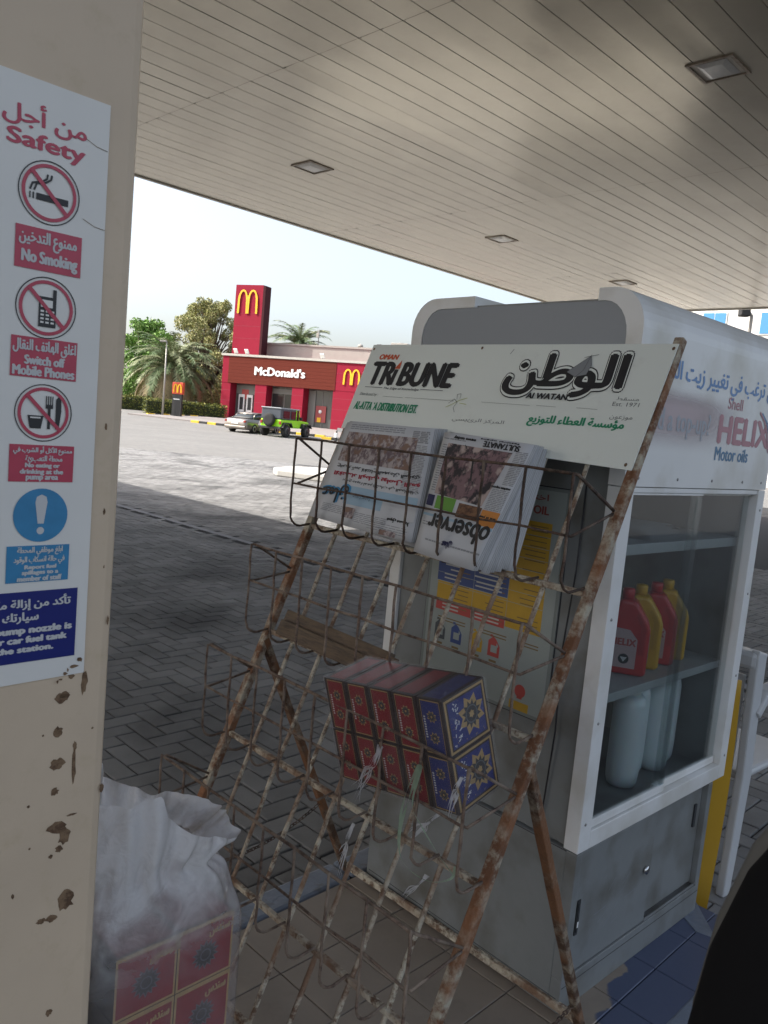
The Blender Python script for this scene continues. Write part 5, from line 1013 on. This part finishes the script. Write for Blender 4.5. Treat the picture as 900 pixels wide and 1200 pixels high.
# reddish fruit stalks in the big palm belong to it
# far treeline / scrub at horizon, distant buildings haze
m=MB()
def low(name,label_,x,y,w_,h_,seed,mats,dens=900):
    t=thing(name,label_,'shrubs',(x,y,ground_z(y)),0); cen=[(a,random.uniform(-1,1),random.uniform(.3,h_*.8),random.uniform(.6,1.2)) for a in np.arange(-w_/2,w_/2,.8)]
    leafcloud('foliage',cen,int(w_*dens/4),.2,mats,t,seed); return t
random.seed(3); low('shrub_row','row of pale dry shrubs behind the hedges',-27,98,26,2.2,31,G2,700); low('shrub_row','dark shrub row far behind the palm trunk',-40,130,50,4.5,32,G1,500)
# cars ------------------------------------------------------------------
def wheel(t,x,y,r=.34,w_=.22,rimc=(.45,.45,.45),s_=1):
    wl_=MB().lathe([(r*.62,-w_/2),(r*.93,-w_/2),(r,-w_*.32),(r,w_*.32),(r*.93,w_/2),(r*.62,w_/2)],n=24,ax='y').build('wheel',mat('tyre',(.02,.02,.02),.85),t); wl_.location=(x,y,r)
    rm=MB(); rm.lathe([(.02,0),(r*.2,.0),(r*.22,-.01),(r*.6,-.03),(r*.63,.02)],n=20,ax='y')
    for k in range(5):
        a=2*math.pi*k/5; rm.obox((r*.36*math.cos(a),s_*.0+.02,r*.36*math.sin(a)),(math.cos(a),0,math.sin(a)),(0,1,0),(-math.sin(a),0,math.cos(a)),r*.5,.03,r*.14)
    o=rm.build('rim',mat('alloy rim',rimc,.35,metal=.7),wl_); o.location=(0,s_*w_*.42,0)
def loft(m,secs):   # secs: list of (x,[(y,z)...]) closed rings
    n_=len(secs[0][1]); vs=[(x,y,z) for x,rg in secs for y,z in rg]; m.add(vs,[(i*n_+k,i*n_+(k+1)%n_,(i+1)*n_+(k+1)%n_,(i+1)*n_+k) for i in range(len(secs)-1) for k in range(n_)]+[tuple(range(n_))[::-1],tuple((len(secs)-1)*n_+k for k in range(n_))],True)
def carring(hw,z0,z1,tuck=.06): return [(-hw+.05,z0),(-hw,z0+.12),(-hw-.0,(z0+z1)/2),(-hw+tuck,z1-.03),(-hw+tuck+.10,z1),(0,z1+.02),(hw-tuck-.10,z1),(hw-tuck,z1-.03),(hw,(z0+z1)/2),(hw,z0+.12),(hw-.05,z0)]
sed=thing('parked_car','silver sedan parked before the restaurant, rear towards camera','car',(-10.15,51.9,.05),math.atan2(.9225,.386))
M_sil=mat('silver paint',(.30,.27,.24),.3,metal=.7); M_cg=mat('car glass',(.02,.025,.025),.06,spec=.9); M_tail=mat('tail lamp',(.30,.03,.03),.2)
m=MB(); loft(m,[(0,carring(.70,.42,.85)),(.06,carring(.82,.30,.92)),(.3,carring(.88,.24,1.0)),(.9,carring(.90,.22,1.01)),(1.6,carring(.90,.22,.98)),(3.2,carring(.90,.22,.95)),(3.9,carring(.89,.22,.88)),(4.5,carring(.84,.26,.74)),(4.72,carring(.66,.34,.60))]); m.build('body',M_sil,sed)
m=MB(); loft(m,[(.55,carring(.72,.96,1.0,.04)),(1.15,carring(.74,.96,1.34,.12)),(1.7,carring(.74,.96,1.44,.14)),(2.5,carring(.74,.96,1.42,.14)),(3.3,carring(.76,.92,.97,.04))]); m.build('windows',M_cg,sed)
m=MB(); loft(m,[(1.12,[(-.58,1.35),(-.4,1.38),(0,1.40),(.4,1.38),(.58,1.35),(0,1.33)]),(1.7,[(-.62,1.44),(-.4,1.475),(0,1.49),(.4,1.475),(.62,1.44),(0,1.43)]),(2.5,[(-.60,1.42),(-.4,1.455),(0,1.47),(.4,1.455),(.60,1.42),(0,1.41)])]); m.build('roof',M_sil,sed)
for s_ in (-1,1):
    MB().box(-.02,.10,s_*.80-.16 if s_>0 else -.80,(.80 if s_>0 else -.80+.16)+.0,.74,.88).build('tail_light',M_tail,sed,bevel=.02)
    m=MB(); m.tube([(.95,s_*.74,1.0),(1.25,s_*.68,1.36),(1.7,s_*.66,1.45),(2.5,s_*.66,1.43),(3.2,s_*.74,.98)],.035,6); m.build('window_pillar',M_sil,sed)
    for x in (.95,3.75): wheel(sed,x,s_*.80,s_=s_)
MB().box(-.035,-.0,-.26,.26,.62,.74).build('number_plate',M_signw,sed); MB().box(-.05,.1,-.8,.8,.32,.50).build('bumper',M_sil,sed,bevel=.04)
sed.scale=(1,1,.93)
jp=thing('parked_car','lime green off-road car with grey hard top and rear spare wheel','car',(-7.75,50.9,.03),math.atan2(.9225,.386))
M_lime=mat('lime green paint',(.30,.72,.01),.3); M_hard=mat('black hard top',(.05,.06,.075),.45); M_jb=mat('black trim',(.02,.02,.02),.6)
MB().box(.12,2.55,-.76,.76,.62,1.12).build('body',M_lime,jp,bevel=.05); 
m=MB(); m.prism([(2.55,.62),(3.9,.66),(3.95,.98),(3.85,1.06),(2.55,1.15)],lambda x,z:(x,-.66,z),lambda x,z:(x,.66,z)); m.build('bonnet',M_lime,jp,bevel=.05)
MB().box(.10,2.0,-.74,.74,1.125,1.84).build('hard_top',M_hard,jp,bevel=.07); MB().box(.05,2.45,-.75,.75,1.80,1.87).build('roof_edge',mat('grey roof',(.28,.30,.32),.5),jp,bevel=.02)
MB().box(2.0,2.42,-.72,.72,1.125,1.80).build('cabin_glass',M_cg,jp,bevel=.03)
for s_ in (-1,1):
    y=s_*.752
    MB().box(.35,1.15,min(y,y+s_*.004),max(y,y+s_*.004),1.22,1.68).build('window',M_cg,jp); MB().box(1.32,1.95,min(y,y+s_*.004),max(y,y+s_*.004),1.20,1.70).build('window',M_cg,jp)
    MB().tube([(1.98,s_*.74,1.12),(2.02,s_*.72,1.8)],.05,6).build('door_pillar',M_lime,jp); MB().tube([(2.55,s_*.70,1.14),(2.40,s_*.68,1.8)],.045,6).build('windscreen_pillar',M_lime,jp)
    d_=MB().box(1.28,2.30,min(y*1.01,y*1.025),max(y*1.01,y*1.025),.68,1.12).build('door',M_lime,jp,bevel=.01)
    for x in (.72,3.3):
        wheel(jp,x,s_*.78,.42,.26,(.12,.12,.12),s_); m=MB(); pts=[(x-.62,.62),(x-.42,.95),(x+.42,.95),(x+.64,.66),(x+.58,.66),(x+.36,.87),(x-.36,.87),(x-.56,.62)]
        m.prism(pts,lambda a,b_:(a,s_*.66,b_),lambda a,b_:(a,s_*.95,b_)); m.build('fender',M_jb,jp,bevel=.02)
    MB().box(2.30,2.42,min(s_*.80,s_*1.0),max(s_*.80,s_*1.0),1.16,1.36).build('door_mirror',M_jb,jp,bevel=.03)
    MB().box(.06,.13,min(s_*.62,s_*.76),max(s_*.62,s_*.76),.82,1.02).build('tail_light',M_tail,jp,bevel=.01)
MB().box(-.02,.14,-.80,.80,.50,.66).build('bumper',M_jb,jp,bevel=.03)
sw=MB().lathe([(.24,-.12),(.38,-.12),(.41,-.08),(.41,.08),(.38,.12),(.24,.12)],n=26,ax='x').build('spare_wheel',mat('tyre spare',(.02,.02,.02),.85),jp); sw.location=(-.05,.05,1.06)
rm=MB(); rm.lathe([(.01,-.02),(.25,-.02),(.25,.06)],n=20,ax='x')
for k in range(5):
    a=2*math.pi*k/5; rm.obox((-.05,.14*math.cos(a),.14*math.sin(a)),(0,math.cos(a),math.sin(a)),(1,0,0),(0,-math.sin(a),math.cos(a)),.2,.05,.06)
rm.build('rim',mat('spare rim',(.30,.30,.32),.4,metal=.6),sw)
# white car beyond the hedge, dark red car at the far right, barrier
wc=thing('parked_car','white car roof just visible over the far hedge','car',(-23.9,86,.8),R(15))
m=MB(); loft(m,[(0,carring(.80,.35,.8)),(.3,carring(.88,.25,.95)),(3.6,carring(.88,.25,.92)),(4.4,carring(.75,.3,.7))]); m.build('body',M_white,wc); m=MB(); loft(m,[(.6,carring(.72,.93,.97,.04)),(1.2,carring(.74,.93,1.4,.12)),(2.4,carring(.74,.93,1.4,.12)),(3.2,carring(.72,.9,.94,.04))]); m.build('cabin',M_white,wc)
for s_ in (-1,1):
    for x in (.9,3.6): wheel(wc,x,s_*.78,s_=s_)
rc_=thing('parked_car','maroon car partly seen past the right edge of the cabinet','car',(11.4,22.6,0),R(-35))
m=MB(); loft(m,[(0,carring(.80,.35,.85)),(.3,carring(.88,.25,1.0)),(3.6,carring(.88,.25,.95)),(4.4,carring(.75,.3,.75))]); m.build('body',mat('maroon paint',(.22,.06,.07),.3),rc_); m=MB(); loft(m,[(.4,carring(.72,.98,1.03,.04)),(1.0,carring(.74,.98,1.5,.12)),(2.4,carring(.74,.98,1.5,.12)),(3.2,carring(.72,.94,.99,.04))]); m.build('windows',M_cg,rc_)
for s_ in (-1,1):
    for x in (.9,3.6): wheel(rc_,x,s_*.78,s_=s_)
bt_=thing('barrier','small white two legged barrier near the restaurant wall','barrier',(-3.55,50.6,.02),AZF)
for x in (0,.62): MB().box(x,x+.17,-.1,.1,.32,.62).build('leg',M_white,bt_,bevel=.02); MB().box(x+.03,x+.14,-.08,.08,.0,.32).build('foot',M_jb,bt_)
for x in (.0,.62): MB().tube([(x+.08,0,.6),(.39+(x-.31)*.5,0,.95)],.05).build('brace',M_jb,bt_)
MB().box(.18,.61,-.06,.06,.7,.95).build('crosspiece',M_plinth,bt_)
# white building with blue windows beyond the right end of the canopy
bw=thing('white_building','white rendered building with bright blue windows beyond the canopy','building',(15.5,46,0),R(-38)); 
MB().box(-3,22,0,12,0,9.9).build('wall',mat('white render',(.62,.60,.56),.85,var=.05),bw); M_bwin=mat('blue window glass',(.06,.22,.42),.2)
MB().box(-3.2,22.2,-.2,12.2,9.91,10.4).build('roof_edge',M_conc,bw)
for i in range(7):
    for z in (2.0,5.0,8.05):
        x=1.4+3.0*i; f_=MB().box(x-.05,x+1.25,-.06,-.001,z-.05,z+1.15).build('window',M_white,bw); p_=MB(); p_.box(x,x+.58,-.08,-.061,z,z+1.1); p_.box(x+.62,x+1.2,-.08,-.061,z,z+1.1); p_.build('pane',M_bwin,f_)
t=thing('floodlight_pole','dark floodlight on a pale pole in front of the white building','floodlight',(9.37,22.0,0),0)
MB().tube([(0,0,0),(0,0,5.28),(-.08,0,5.36)],.045,8).build('pole',M_roofgrey,t); MB().box(-.34,-.08,-.12,.12,5.24,5.44).build('lamp_head',M_jb,t,bevel=.03)
# unseen building added left of the frame to cast the shade across the paving
sb=thing('shade_building','flat roofed cream station shop left of the yard','shop',ED(3.56,10.5,0),RZE)
MB().box(-14,0,0.7,16,0,4.5).build('wall',M_pillar,sb); MB().box(-14.1,.02,.6,16.1,4.501,4.62).build('roof',M_conc,sb)
for k in range(4): f_=MB().box(.001,.05,1.5+3.4*k,3.9+3.4*k,.3,2.8).build('window',M_frame,sb); MB().box(.051,.06,1.6+3.4*k,3.8+3.4*k,.4,2.7).build('pane',M_fglass,f_)
